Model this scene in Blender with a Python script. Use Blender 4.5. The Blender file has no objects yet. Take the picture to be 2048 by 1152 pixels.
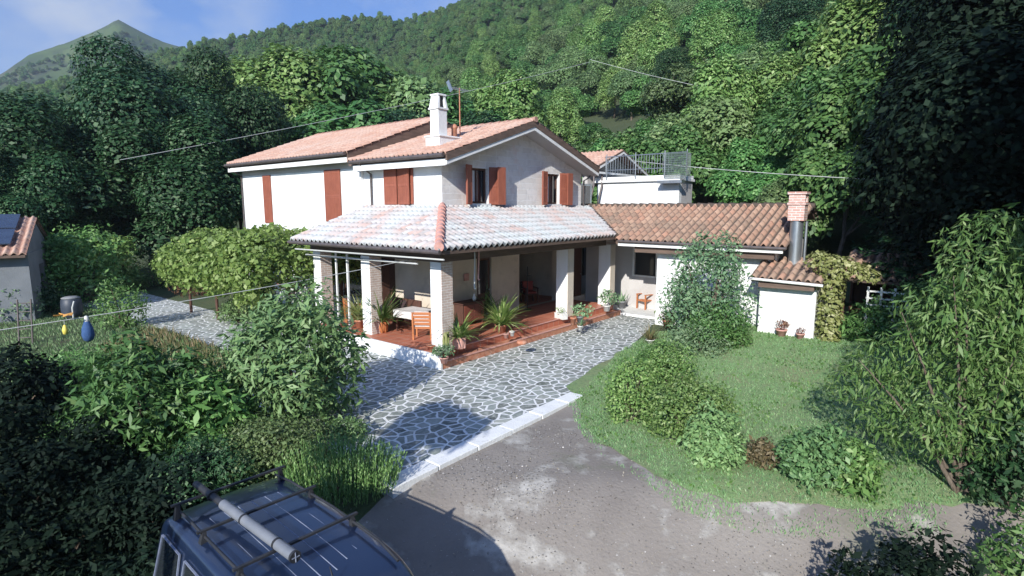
import bpy, bmesh, math, random
import numpy as np
from mathutils import Vector, Matrix

# ------------------------------------------------------------------ camera, sky, sun, exposure
scene = bpy.context.scene
COL = scene.collection
F_PX, H = 1110.0, 4.5                        # focal length in photo pixels, camera height above the patio
PITCH = math.atan((576 - 415) / F_PX)
cd = bpy.data.cameras.new('camera'); cam = bpy.data.objects.new('camera', cd); COL.objects.link(cam)
cd.sensor_width = 36; cd.lens = 36 * F_PX / 2048; cd.clip_start = 0.05; cd.clip_end = 6000
cam.location = (0, 0, H); cam.rotation_euler = (math.pi / 2 - PITCH, 0, 0)
scene.camera = cam

TH = math.radians(50.7954)                   # heading of the house's front facade
OX, OY = -1.95875, 15.03987                  # porch corner on the patio
SUN_AZ = TH + math.radians(19); SUN_EL = math.radians(27.5)   # direction the sunlight travels / elevation
sd = Vector((math.cos(SUN_EL) * math.cos(SUN_AZ), math.cos(SUN_EL) * math.sin(SUN_AZ), -math.sin(SUN_EL)))
sl = bpy.data.lights.new('sun', 'SUN'); sl.energy = 5.0; sl.angle = math.radians(0.6); sl.color = (1.0, 0.965, 0.90)
so = bpy.data.objects.new('sun', sl); COL.objects.link(so); so.location = (0, -20, 40)
so.rotation_euler = sd.to_track_quat('-Z', 'Y').to_euler()

world = bpy.data.worlds.new('World'); scene.world = world; world.use_nodes = True
wn, wl = world.node_tree.nodes, world.node_tree.links
wn.clear()
wo = wn.new('ShaderNodeOutputWorld'); bg = wn.new('ShaderNodeBackground'); bg.inputs['Strength'].default_value = 0.092
sky = wn.new('ShaderNodeTexSky'); sky.sky_type = 'NISHITA'; sky.sun_disc = False
sky.sun_elevation = SUN_EL; sky.sun_rotation = math.atan2(-sd.x, -sd.y)
sky.air_density = 1.3; sky.dust_density = 0.6; sky.ozone_density = 3.0; sky.altitude = 400
tc = wn.new('ShaderNodeTexCoord')
mp = wn.new('ShaderNodeMapping'); mp.inputs['Scale'].default_value = (1.0, 1.0, 1.7)
nz = wn.new('ShaderNodeTexNoise'); nz.inputs['Scale'].default_value = 3.1; nz.inputs['Detail'].default_value = 5; nz.inputs['Roughness'].default_value = 0.52
cr = wn.new('ShaderNodeValToRGB'); cr.color_ramp.elements[0].position = 0.50; cr.color_ramp.elements[1].position = 0.82
mx = wn.new('ShaderNodeMixRGB'); mx.inputs[2].default_value = (5.6, 6.4, 7.8, 1)
tint = wn.new('ShaderNodeMixRGB'); tint.blend_type = 'MULTIPLY'; tint.inputs[0].default_value = 1.0; tint.inputs[2].default_value = (0.56, 0.89, 1.52, 1)
wl.new(tc.outputs['Generated'], mp.inputs[0]); wl.new(mp.outputs[0], nz.inputs['Vector']); wl.new(nz.outputs['Fac'], cr.inputs[0])
pk = ray_dir = Vector(((225 - 1024) / F_PX, math.cos(PITCH) + (576 - 5) / F_PX * math.sin(PITCH), -math.sin(PITCH) + (576 - 5) / F_PX * math.cos(PITCH))).normalized()
dp = wn.new('ShaderNodeVectorMath'); dp.operation = 'DOT_PRODUCT'; dp.inputs[1].default_value = pk; nv = wn.new('ShaderNodeVectorMath'); nv.operation = 'NORMALIZE'; wl.new(tc.outputs['Generated'], nv.inputs[0]); wl.new(nv.outputs[0], dp.inputs[0])
cm = wn.new('ShaderNodeMapRange'); cm.interpolation_type = 'SMOOTHSTEP'; cm.inputs['From Min'].default_value = 0.972; cm.inputs['From Max'].default_value = 0.999; wl.new(dp.outputs['Value'], cm.inputs['Value'])
n9 = wn.new('ShaderNodeTexNoise'); n9.inputs['Scale'].default_value = 7.0; n9.inputs['Detail'].default_value = 5; wl.new(mp.outputs[0], n9.inputs['Vector']); r9 = wn.new('ShaderNodeMapRange'); r9.inputs['From Min'].default_value = 0.36; r9.inputs['From Max'].default_value = 0.66; wl.new(n9.outputs['Fac'], r9.inputs['Value'])
m9 = wn.new('ShaderNodeMath'); m9.operation = 'MULTIPLY'; wl.new(cm.outputs[0], m9.inputs[0]); wl.new(r9.outputs[0], m9.inputs[1]); a9 = wn.new('ShaderNodeMath'); a9.operation = 'MAXIMUM'; wl.new(m9.outputs[0], a9.inputs[0]); wl.new(cr.outputs[0], a9.inputs[1])
wl.new(a9.outputs[0], mx.inputs[0]); wl.new(sky.outputs[0], tint.inputs[1]); wl.new(tint.outputs[0], mx.inputs[1])
wl.new(mx.outputs[0], bg.inputs['Color']); wl.new(bg.outputs[0], wo.inputs['Surface'])

scene.view_settings.view_transform = 'Standard'; scene.view_settings.look = 'None'
scene.view_settings.gamma = 1.0; scene.view_settings.exposure = 0.45; scene.view_settings.use_curve_mapping = False
scene.render.engine = 'CYCLES'
scene.cycles.max_bounces = 6; scene.cycles.diffuse_bounces = 3; scene.cycles.transparent_max_bounces = 8
scene.cycles.use_adaptive_sampling = True

# ------------------------------------------------------------------ helpers: measuring
CP, SP = math.cos(PITCH), math.sin(PITCH)
CX, SX = math.cos(TH), math.sin(TH)
def ray(px, py):
    u = (px - 1024) / F_PX; v = (576 - py) / F_PX
    d = Vector((u, CP + v * SP, -SP + v * CP)); return d.normalized()
def P(px, py, z=0.0):
    "point on the level z that the photo shows at px, py"
    d = ray(px, py); t = (z - H) / d.z; return Vector((d.x * t, d.y * t, z))
def PD(px, py, dist):
    "point at a ground distance"
    d = ray(px, py); t = dist / math.hypot(d.x, d.y); return Vector((d.x * t, d.y * t, H + d.z * t))
def w2l(x, y):
    dx, dy = x - OX, y - OY; return (dx * CX + dy * SX, -dx * SX + dy * CX)
def l2w(x, y, z=0.0): return Vector((OX + x * CX - y * SX, OY + x * SX + y * CX, z))
def smooth(t): t = max(0.0, min(1.0, t)); return t * t * (3 - 2 * t)
def interp(tab, x):
    if x <= tab[0][0]: return tab[0][1]
    for (a, b), (c, d) in zip(tab, tab[1:]):
        if x <= c: return b + (d - b) * (x - a) / (c - a)
    return tab[-1][1]
def near_ground(x, y):
    z = -0.07 * smooth((13.5 - y) / 2) - 0.85 * smooth((9.0 - y) / 3.0)
    lx, ly = w2l(x, y)
    z += 0.42 * smooth((lx - 3) / 5) * smooth((-ly - 3.2) / 2.5)      # lawn rises a little to the sheds
    return z
RIDGE = [(-900, 255), (-300, 225), (0, 195), (200, 158), (300, 124), (370, 100), (440, 89), (560, 64), (640, 49), (700, 42), (760, 42), (808, 52), (860, 34), (940, 9), (1000, -20),
         (1150, -80), (1400, -150), (1700, -200), (2100, -240), (2600, -260), (4000, -200)]
R0 = [(-900, 50), (300, 62), (600, 56), (900, 50), (1250, 40), (1400, 31), (1700, 25), (2000, 22), (3000, 22)]
def hill(x, y):
    r = math.hypot(x, y)
    if y < 2: return near_ground(x, y)
    px = 1024 + F_PX * x / (y * CP)                                   # bearing as a photo column
    for _ in range(3):
        px = max(-3000, min(5000, px)); d = ray(px, interp(RIDGE, px)); zz = d.z / math.hypot(d.x, d.y) * r; px = 1024 + F_PX * x / (y * CP - zz * SP)
    px = max(-3000, min(5000, px))
    r0 = interp(R0, px); RR = 450.0
    d = ray(px, interp(RIDGE, px)); zr = d.z / math.hypot(d.x, d.y) * RR + H
    t = (r - r0) / (RR - r0)
    if t <= 0: return near_ground(x, y)
    n = math.sin(x * 0.021 + 1.3) * math.cos(y * 0.017) * 5 + math.sin(x * 0.06 + y * 0.045) * 2.2
    if t > 1: return zr - (t - 1) * zr * 0.7 + n * 0.5
    lift = t ** 1.12 if px > 900 else t ** 1.45
    return near_ground(x, y) + zr * lift + n * smooth(t * 3) * smooth((1 - t) * 5)

rng = np.random.default_rng(7); random.seed(7)

# ------------------------------------------------------------------ helpers: objects
def link(o, parent=None):
    COL.objects.link(o)
    if parent is not None: o.parent = parent
    return o
def tag(o, label=None, cat=None, group=None, kind=None):
    if label: o['label'] = label
    if cat: o['category'] = cat
    if group: o['group'] = group
    if kind: o['kind'] = kind
    return o
def empty(name, loc, rz=0.0, label=None, cat=None, group=None):
    o = bpy.data.objects.new(name, None); link(o); o.location = loc; o.rotation_euler = (0, 0, rz); o.empty_display_size = 0.2
    return tag(o, label, cat, group)
class MB:
    def __init__(s): s.v = []; s.f = []; s.sm = []
    def add(s, verts, faces, smooth=False):
        n = len(s.v); s.v += [tuple(p) for p in verts]; s.f += [tuple(i + n for i in f) for f in faces]; s.sm += [smooth] * len(faces); return s
    def box(s, x0, x1, y0, y1, z0, z1):
        v = [(x, y, z) for z in (z0, z1) for y in (y0, y1) for x in (x0, x1)]
        return s.add(v, [(0, 2, 3, 1), (4, 5, 7, 6), (0, 1, 5, 4), (2, 6, 7, 3), (0, 4, 6, 2), (1, 3, 7, 5)])
    def hexa(s, b, t):
        "solid between two quads"
        return s.add(list(b) + list(t), [(3, 2, 1, 0), (4, 5, 6, 7), (0, 1, 5, 4), (1, 2, 6, 5), (2, 3, 7, 6), (3, 0, 4, 7)])
    def beam(s, a, b, w, h):
        a, b = Vector(a), Vector(b); d = (b - a).normalized()
        up = Vector((0, 0, 1)) if abs(d.z) < 0.95 else Vector((1, 0, 0))
        r = d.cross(up).normalized() * w / 2; u = r.cross(d).normalized() * h / 2
        q = lambda c: [c - r - u, c + r - u, c + r + u, c - r + u]
        return s.hexa(q(a), q(b))
    def tube(s, pts, rads, n=8, cap=True):
        pts = [Vector(p) for p in pts]
        if not hasattr(rads, '__len__'): rads = [rads] * len(pts)
        vs = []; ref = Vector((0.31, 0.17, 0.93)).normalized()
        for i, p in enumerate(pts):
            d = (pts[min(i + 1, len(pts) - 1)] - pts[max(i - 1, 0)]).normalized()
            rf = ref if abs(d.dot(ref)) < 0.9 else Vector((1, 0, 0))
            a = d.cross(rf).normalized(); b = d.cross(a)
            for k in range(n):
                t = 2 * math.pi * k / n; vs.append(p + (a * math.cos(t) + b * math.sin(t)) * rads[i])
        fs = [(i * n + k, i * n + (k + 1) % n, (i + 1) * n + (k + 1) % n, (i + 1) * n + k) for i in range(len(pts) - 1) for k in range(n)]
        s.add(vs, fs, True)
        if cap: s.add([vs[k] for k in range(n)], [tuple(range(n))[::-1]]); s.add([vs[-n + k] for k in range(n)], [tuple(range(n))])
        return s
    def lathe(s, prof, n=16, c=(0, 0, 0)):
        vs = [(c[0] + r * math.cos(2 * math.pi * k / n), c[1] + r * math.sin(2 * math.pi * k / n), c[2] + z) for r, z in prof for k in range(n)]
        fs = [(i * n + k, i * n + (k + 1) % n, (i + 1) * n + (k + 1) % n, (i + 1) * n + k) for i in range(len(prof) - 1) for k in range(n)]
        return s.add(vs, fs, True)
    def prism(s, poly, z0, z1):
        n = len(poly); v = [(x, y, z0) for x, y in poly] + [(x, y, z1) for x, y in poly]
        return s.add(v, [tuple(range(n))[::-1], tuple(range(n, 2 * n))] + [(i, (i + 1) % n, n + (i + 1) % n, n + i) for i in range(n)])
    def build(s, name, m, parent=None, bevel=0.0):
        me = bpy.data.meshes.new(name); me.from_pydata(s.v, [], s.f); me.polygons.foreach_set('use_smooth', s.sm); me.materials.append(m); me.update()
        o = bpy.data.objects.new(name, me); link(o, parent)
        if bevel:
            b = o.modifiers.new('bevel', 'BEVEL'); b.width = bevel; b.segments = 2; b.limit_method = 'ANGLE'; b.angle_limit = 0.6
        return o
def quads(name, V, m, parent=None):
    "V: n x 4 x 3 array of separate quads"
    n = len(V); me = bpy.data.meshes.new(name)
    me.vertices.add(4 * n); me.vertices.foreach_set('co', np.asarray(V, np.float32).ravel())
    me.loops.add(4 * n); me.loops.foreach_set('vertex_index', np.arange(4 * n, dtype=np.int32))
    me.polygons.add(n); me.polygons.foreach_set('loop_start', np.arange(0, 4 * n, 4, dtype=np.int32)); me.polygons.foreach_set('loop_total', np.full(n, 4, np.int32))
    me.materials.append(m); me.update(calc_edges=True)
    o = bpy.data.objects.new(name, me); link(o, parent); return o
def copy_tree(o, parent=None):
    c = o.copy(); COL.objects.link(c); c.parent = parent
    for ch in o.children: copy_tree(ch, c)
    return c

# ------------------------------------------------------------------ helpers: materials
def new_mat(name):
    m = bpy.data.materials.new(name); m.use_nodes = True; nt = m.node_tree; b = nt.nodes['Principled BSDF']; return m, nt, b
def C4(c): return (c[0], c[1], c[2], 1)
def noise_mix(nt, vec, c1, c2, scale, lo=0.35, hi=0.65, detail=5, rough=0.6):
    n = nt.nodes.new('ShaderNodeTexNoise'); n.inputs['Scale'].default_value = scale; n.inputs['Detail'].default_value = detail; n.inputs['Roughness'].default_value = rough
    nt.links.new(vec, n.inputs['Vector'])
    r = nt.nodes.new('ShaderNodeMapRange'); r.inputs['From Min'].default_value = lo; r.inputs['From Max'].default_value = hi
    nt.links.new(n.outputs['Fac'], r.inputs['Value'])
    m = nt.nodes.new('ShaderNodeMixRGB'); nt.links.new(r.outputs[0], m.inputs[0])
    for i, c in ((1, c1), (2, c2)):
        if hasattr(c, 'is_linked'): nt.links.new(c, m.inputs[i])
        else: m.inputs[i].default_value = C4(c)
    return m.outputs[0], n
def mat(name, c1, c2=None, scale=3, rough=0.8, layers=(), bump=None, metallic=0.0, spec=0.4, lo=0.35, hi=0.65, stretch=None, coat=0.0):
    m, nt, b = new_mat(name)
    t = nt.nodes.new('ShaderNodeTexCoord'); vec = t.outputs['Object']
    if stretch:
        mpn = nt.nodes.new('ShaderNodeMapping'); mpn.inputs['Scale'].default_value = stretch; nt.links.new(vec, mpn.inputs[0]); vec = mpn.outputs[0]
    b.inputs['Base Color'].default_value = C4(c1); b.inputs['Roughness'].default_value = rough; b.inputs['Metallic'].default_value = metallic
    b.inputs['Specular IOR Level'].default_value = spec; b.inputs['Coat Weight'].default_value = coat
    out = None
    if c2 is not None: out, _ = noise_mix(nt, vec, c1, c2, scale, lo, hi)
    for (c, sc, l, h) in layers: out, _ = noise_mix(nt, vec, out if out is not None else c1, c, sc, l, h)
    if out is not None: nt.links.new(out, b.inputs['Base Color'])
    if bump:
        n = nt.nodes.new('ShaderNodeTexNoise'); n.inputs['Scale'].default_value = bump[0]; n.inputs['Detail'].default_value = 6; nt.links.new(vec, n.inputs['Vector'])
        bp = nt.nodes.new('ShaderNodeBump'); bp.inputs['Strength'].default_value = bump[1]; bp.inputs['Distance'].default_value = 0.05
        nt.links.new(n.outputs['Fac'], bp.inputs['Height']); nt.links.new(bp.outputs[0], b.inputs['Normal'])
    return m
def leaf_mat(name, c1, c2, c3=None, trans=0.25, rough=0.5, spec=0.35, tipc=None):
    m, nt, b = new_mat(name); L = nt.links
    g = nt.nodes.new('ShaderNodeNewGeometry'); r = nt.nodes.new('ShaderNodeValToRGB')
    e = r.color_ramp.elements; e[0].color = C4(c1); e[1].color = C4(c2); e[0].position = 0.05; e[1].position = 0.8
    if c3: x = e.new(0.96); x.color = C4(c3)
    L.new(g.outputs['Random Per Island'], r.inputs[0])
    oi = nt.nodes.new('ShaderNodeObjectInfo'); hsv = nt.nodes.new('ShaderNodeHueSaturation')
    mh = nt.nodes.new('ShaderNodeMapRange'); mh.inputs['To Min'].default_value = 0.483; mh.inputs['To Max'].default_value = 0.515; L.new(oi.outputs['Random'], mh.inputs[0])
    mv = nt.nodes.new('ShaderNodeMapRange'); mv.inputs['To Min'].default_value = 0.72; mv.inputs['To Max'].default_value = 1.3
    mul = nt.nodes.new('ShaderNodeMath'); mul.operation = 'MULTIPLY'; mul.inputs[1].default_value = 7.31; fr = nt.nodes.new('ShaderNodeMath'); fr.operation = 'FRACT'
    L.new(oi.outputs['Random'], mul.inputs[0]); L.new(mul.outputs[0], fr.inputs[0]); L.new(fr.outputs[0], mv.inputs[0])
    L.new(mh.outputs[0], hsv.inputs['Hue']); L.new(mv.outputs[0], hsv.inputs['Value']); L.new(r.outputs[0], hsv.inputs['Color'])
    L.new(hsv.outputs[0], b.inputs['Base Color']); b.inputs['Roughness'].default_value = rough; b.inputs['Specular IOR Level'].default_value = spec
    tr = nt.nodes.new('ShaderNodeBsdfTranslucent'); L.new(hsv.outputs[0], tr.inputs[0]); mxs = nt.nodes.new('ShaderNodeMixShader'); mxs.inputs[0].default_value = trans
    L.new(b.outputs[0], mxs.inputs[1]); L.new(tr.outputs[0], mxs.inputs[2]); L.new(mxs.outputs[0], nt.nodes['Material Output'].inputs[0])
    return m

M = {}
M['white'] = mat('white_render', (0.80, 0.81, 0.80), (0.72, 0.73, 0.72), 1.2, 0.9, bump=(30, 0.25), stretch=(1, 1, 0.3), layers=[((0.60, 0.60, 0.57), 0.6, 0.56, 0.8), ((0.55, 0.54, 0.50), 3.1, 0.64, 0.8)])
M['white2'] = mat('white_trim', (0.78, 0.79, 0.78), (0.70, 0.70, 0.68), 3, 0.7)
M['soffit'] = mat('soffit_wood', (0.16, 0.11, 0.085), (0.10, 0.07, 0.055), 2, 0.8, stretch=(1, 1, 6))
M['shutter'] = mat('shutter_paint', (0.32, 0.105, 0.065), (0.25, 0.08, 0.05), 2.5, 0.6, stretch=(4, 4, 1))
M['shutter_in'] = mat('shutter_dark', (0.16, 0.05, 0.035), (0.22, 0.07, 0.045), 4, 0.6)
M['glass'] = mat('window_glass', (0.02, 0.025, 0.03), rough=0.05, spec=0.8)
M['curtain'] = mat('curtain', (0.72, 0.72, 0.70), (0.55, 0.55, 0.54), 9, 0.9, stretch=(6, 6, 0.3))
M['darkwood'] = mat('dark_wood', (0.07, 0.035, 0.025), (0.11, 0.05, 0.035), 5, 0.6, stretch=(5, 5, 1))
M['wood'] = mat('orange_wood', (0.50, 0.19, 0.075), (0.40, 0.14, 0.05), 6, 0.55, stretch=(1, 1, 5))
M['terra'] = mat('terracotta', (0.42, 0.16, 0.09), (0.50, 0.24, 0.15), 6, 0.85, layers=[((0.55, 0.42, 0.35), 9, 0.55, 0.8)])
M['pink'] = mat('pink_clay', (0.62, 0.36, 0.31), (0.5, 0.25, 0.2), 7, 0.85)
M['whitepot'] = mat('white_ceramic', (0.78, 0.78, 0.75), (0.65, 0.64, 0.6), 6, 0.4)
M['greypot'] = mat('grey_pot', (0.16, 0.17, 0.18), (0.25, 0.25, 0.26), 8, 0.7)
M['soil'] = mat('potting_soil', (0.05, 0.035, 0.025), (0.09, 0.06, 0.04), 20, 0.95)
M['metal'] = mat('galvanised_metal', (0.42, 0.45, 0.47), (0.30, 0.33, 0.36), 4, 0.38, metallic=0.8, stretch=(1, 1, 0.3))
M['pipe'] = mat('downpipe_metal', (0.16, 0.13, 0.12), (0.10, 0.09, 0.09), 5, 0.5, metallic=0.4)
M['black'] = mat('black_plastic', (0.015, 0.016, 0.018), (0.03, 0.03, 0.032), 9, 0.55)
M['cable'] = mat('pale_cable', (0.55, 0.56, 0.54), (0.45, 0.46, 0.44), 0.5, 0.7)
M['beige'] = mat('beige_render', (0.66, 0.58, 0.48), (0.57, 0.50, 0.41), 1.0, 0.9, bump=(25, 0.2), layers=[((0.46, 0.40, 0.33), 2.4, 0.55, 0.8)])
M['grey_render'] = mat('grey_render', (0.52, 0.50, 0.49), (0.45, 0.43, 0.42), 1.0, 0.9, bump=(25, 0.2))
M['bark'] = mat('bark', (0.10, 0.075, 0.055), (0.17, 0.14, 0.11), 5, 0.95, bump=(14, 0.8), stretch=(2, 2, 0.4))
M['bark_pale'] = mat('bark_pale', (0.28, 0.25, 0.22), (0.17, 0.14, 0.12), 6, 0.9, bump=(14, 0.6), stretch=(2, 2, 0.4))
M['shade_render'] = mat('painted_shade_render', (0.20, 0.215, 0.23), (0.15, 0.165, 0.18), 1.0, 0.9, bump=(25, 0.2))  # outbuilding render, its colour darkened to stand for the shade of the trees
M['kerb'] = mat('kerb_concrete', (0.80, 0.81, 0.80), (0.70, 0.71, 0.70), 2.2, 0.85, bump=(35, 0.25), layers=[((0.42, 0.42, 0.40), 7, 0.60, 0.80), ((0.30, 0.30, 0.27), 2.3, 0.62, 0.78)])

def brick_mat(name, c1, c2, mortar, scale, bw, rh, msize, rough=0.9, bump=0.6, plane='xz', off=0.5, sq=1.0, jitter=0.0, layer=None):
    m, nt, b = new_mat(name); L = nt.links
    t = nt.nodes.new('ShaderNodeTexCoord'); s = nt.nodes.new('ShaderNodeSeparateXYZ'); c = nt.nodes.new('ShaderNodeCombineXYZ'); L.new(t.outputs['Object'], s.inputs[0])
    ad = nt.nodes.new('ShaderNodeMath'); ad.operation = 'ADD'; L.new(s.outputs[0], ad.inputs[0]); L.new(s.outputs[1], ad.inputs[1])
    if plane == 'xz': L.new(ad.outputs[0], c.inputs[0]); L.new(s.outputs[2], c.inputs[1])
    else: L.new(s.outputs[0], c.inputs[0]); L.new(s.outputs[1], c.inputs[1])
    vec = c.outputs[0]
    if jitter:
        n = nt.nodes.new('ShaderNodeTexNoise'); n.inputs['Scale'].default_value = 2.2; L.new(vec, n.inputs['Vector'])
        v = nt.nodes.new('ShaderNodeVectorMath'); v.operation = 'MULTIPLY_ADD'; v.inputs[1].default_value = (jitter,) * 3; L.new(n.outputs['Color'], v.inputs[0]); L.new(vec, v.inputs[2]); vec = v.outputs[0]
    br = nt.nodes.new('ShaderNodeTexBrick'); br.inputs['Scale'].default_value = scale; br.inputs['Brick Width'].default_value = bw; br.inputs['Row Height'].default_value = rh
    br.inputs['Mortar Size'].default_value = msize; br.inputs['Color1'].default_value = C4(c1); br.inputs['Color2'].default_value = C4(c2); br.inputs['Mortar'].default_value = C4(mortar)
    br.offset = off; br.squash = sq; br.squash_frequency = 3; L.new(vec, br.inputs['Vector'])
    out, nn = noise_mix(nt, t.outputs['Object'], br.outputs['Color'], tuple(x * 0.72 for x in c1), 5, 0.5, 0.8)
    if layer: out, nn = noise_mix(nt, t.outputs['Object'], out, layer[0], layer[1], layer[2], layer[3])
    L.new(out, b.inputs['Base Color']); b.inputs['Roughness'].default_value = rough
    bp = nt.nodes.new('ShaderNodeBump'); bp.inputs['Strength'].default_value = bump; bp.inputs['Distance'].default_value = 0.02; bp.invert = True
    L.new(br.outputs['Fac'], bp.inputs['Height']); L.new(bp.outputs[0], b.inputs['Normal']); return m
M['stone'] = brick_mat('stone_facing', (0.80, 0.77, 0.74), (0.70, 0.67, 0.63), (0.80, 0.79, 0.77), 1, 0.62, 0.23, 0.018, jitter=0.12, sq=1.5, layer=((0.70, 0.56, 0.50), 1.1, 0.58, 0.8))
M['brick'] = brick_mat('brick_facing', (0.60, 0.47, 0.40), (0.52, 0.39, 0.33), (0.68, 0.63, 0.58), 1, 0.25, 0.075, 0.012)
M['redbrick'] = brick_mat('red_brick', (0.60, 0.36, 0.30), (0.50, 0.27, 0.22), (0.66, 0.60, 0.56), 1, 0.24, 0.08, 0.014)
M['floor'] = brick_mat('terracotta_floor', (0.50, 0.17, 0.10), (0.42, 0.135, 0.08), (0.46, 0.26, 0.19), 1, 0.33, 0.33, 0.014, rough=0.5, bump=0.25, plane='xy', off=0.0)

def tile_mat(name, cols, lichen, lscale, llo, lhi, rough=0.85, darken=None):
    m, nt, b = new_mat(name); L = nt.links
    uv = nt.nodes.new('ShaderNodeUVMap'); uv.uv_map = 'tile'; wnn = nt.nodes.new('ShaderNodeTexWhiteNoise'); wnn.noise_dimensions = '2D'; L.new(uv.outputs[0], wnn.inputs['Vector'])
    r = nt.nodes.new('ShaderNodeValToRGB'); r.color_ramp.interpolation = 'LINEAR'
    e = r.color_ramp.elements; e[0].color = C4(cols[0]); e[1].color = C4(cols[-1])
    for i, c in enumerate(cols[1:-1]): x = e.new((i + 1) / (len(cols) - 1)); x.color = C4(c)
    L.new(wnn.outputs['Value'], r.inputs[0]); t = nt.nodes.new('ShaderNodeTexCoord')
    out, _ = noise_mix(nt, t.outputs['Object'], r.outputs[0], lichen[0], lscale, llo, lhi, 7, 0.65)
    if len(lichen) > 1: out, _ = noise_mix(nt, t.outputs['Object'], out, lichen[1], lscale * 5, 0.55, 0.75, 6, 0.6)
    if darken:                                             # darker tone in the channels between tile rows and at each tile's upper end
        pu = nt.nodes.new('ShaderNodeUVMap'); pu.uv_map = 'prof'; sx = nt.nodes.new('ShaderNodeSeparateXYZ'); L.new(pu.outputs[0], sx.inputs[0])
        mrr = nt.nodes.new('ShaderNodeMapRange'); mrr.inputs['From Min'].default_value = 0.5; mrr.inputs['From Max'].default_value = 0.05; mrr.inputs['To Max'].default_value = darken[1]; L.new(sx.outputs[0], mrr.inputs['Value'])
        dm = nt.nodes.new('ShaderNodeMixRGB'); dm.inputs[2].default_value = C4(darken[0]); L.new(mrr.outputs[0], dm.inputs[0]); L.new(out, dm.inputs[1]); out = dm.outputs[0]
        m3 = nt.nodes.new('ShaderNodeMapRange'); m3.inputs['From Min'].default_value = 0.72; m3.inputs['From Max'].default_value = 0.97; m3.inputs['To Max'].default_value = darken[1] * .8; L.new(sx.outputs[1], m3.inputs['Value'])
        dm = nt.nodes.new('ShaderNodeMixRGB'); dm.inputs[2].default_value = C4(darken[0]); L.new(m3.outputs[0], dm.inputs[0]); L.new(out, dm.inputs[1]); out = dm.outputs[0]
    L.new(out, b.inputs['Base Color']); b.inputs['Roughness'].default_value = rough
    n = nt.nodes.new('ShaderNodeTexNoise'); n.inputs['Scale'].default_value = 40; L.new(t.outputs['Object'], n.inputs['Vector'])
    bp = nt.nodes.new('ShaderNodeBump'); bp.inputs['Strength'].default_value = 0.3; bp.inputs['Distance'].default_value = 0.01; L.new(n.outputs['Fac'], bp.inputs['Height']); L.new(bp.outputs[0], b.inputs['Normal'])
    return m
M['tile_pale'] = tile_mat('weathered_pale_tile', [(0.50, 0.39, 0.36), (0.44, 0.28, 0.23), (0.52, 0.48, 0.47), (0.36, 0.31, 0.30)], [(0.46, 0.49, 0.49), (0.28, 0.28, 0.28)], 0.75, 0.38, 0.62, darken=((0.17, 0.19, 0.19), .85))
M['tile_old'] = tile_mat('old_brown_tile', [(0.42, 0.225, 0.155), (0.31, 0.19, 0.135), (0.44, 0.29, 0.21), (0.25, 0.165, 0.12)], [(0.22, 0.17, 0.13), (0.13, 0.10, 0.08)], 0.45, 0.45, 0.70, darken=((0.06, 0.045, 0.035), .95))
M['tile_red'] = tile_mat('red_tile', [(0.47, 0.285, 0.215), (0.39, 0.225, 0.165), (0.49, 0.34, 0.265), (0.43, 0.265, 0.20)], [(0.46, 0.34, 0.28), (0.34, 0.20, 0.155)], 0.6, 0.45, 0.7, darken=((0.30, 0.15, 0.11), .6))

def tiles(name, m, parent, o, du, dv, Lu, v1, v0=lambda u: 0.0, pitch=0.24, tl=0.40, amp=0.05, lift=0.028, nseg=8):
    "a sheet of barrel tiles as real relief: o eave origin, du along the eave, dv up the slope, v0(u)..v1(u)"
    o, du, dv = Vector(o), Vector(du).normalized(), Vector(dv).normalized(); n = du.cross(dv).normalized()
    if n.z < 0: n = -n
    nb = int(Lu / pitch); pitch = Lu / nb; vmax = max(v1(Lu * i / 40) for i in range(41)); nt_ = int(math.ceil(vmax / tl))
    vs, fs, uvs, prof = [], [], [], []
    r2 = random.Random(len(name) * 13 + nb)
    for b in range(nb):
        for j in range(nt_):
            jl = r2.uniform(-0.01, 0.01); js = r2.uniform(-0.006, 0.006)
            base = len(vs); ok = False
            rows = []
            for (vv, hh) in ((j * tl, -0.035), (j * tl + 0.001, lift + jl), ((j + 1) * tl + 0.03, 0.0)):
                row = []
                for s in range(nseg + 1):
                    u = (b + s / nseg) * pitch; c = math.cos(2 * math.pi * s / nseg)
                    hgt = amp * (-c if -c > -0.4 else -0.4 - 0.35 * (c - 0.4)) + hh
                    if hh < 0: hgt = -c * amp + hh
                    lo_, hi_ = v0(u), v1(u); vc = min(max(vv + (js if 0 < s < nseg else 0), lo_), hi_)
                    row.append(len(vs)); vs.append(o + du * u + dv * vc + n * hgt)
                    if vc > lo_ + 1e-4 and vc < hi_ - 1e-4: ok = True
                rows.append(row)
            if not ok and j > 0: del vs[base:]; continue
            for a, c_ in ((rows[0], rows[1]), (rows[1], rows[2])):
                for s in range(nseg):
                    fs.append((a[s], a[s + 1], c_[s + 1], c_[s])); uvs.append((b + 0.5, j + 0.5)); h0 = .5 - .5 * math.cos(2 * math.pi * s / nseg); h1 = .5 - .5 * math.cos(2 * math.pi * (s + 1) / nseg); va, vb_ = (0, .02) if a is rows[0] else (.05, 1); prof += [(h0, va), (h1, va), (h1, vb_), (h0, vb_)]
    me = bpy.data.meshes.new(name); me.from_pydata([tuple(v) for v in vs], [], fs); uvl = me.uv_layers.new(name='tile')
    arr = np.repeat(np.array(uvs, np.float32), 4, axis=0); uvl.data.foreach_set('uv', arr.ravel()); uv2 = me.uv_layers.new(name='prof'); uv2.data.foreach_set('uv', np.array(prof, np.float32).ravel())
    me.polygons.foreach_set('use_smooth', [True] * len(fs)); me.materials.append(m); me.update()
    ob = bpy.data.objects.new(name, me); link(ob, parent); return ob

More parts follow.
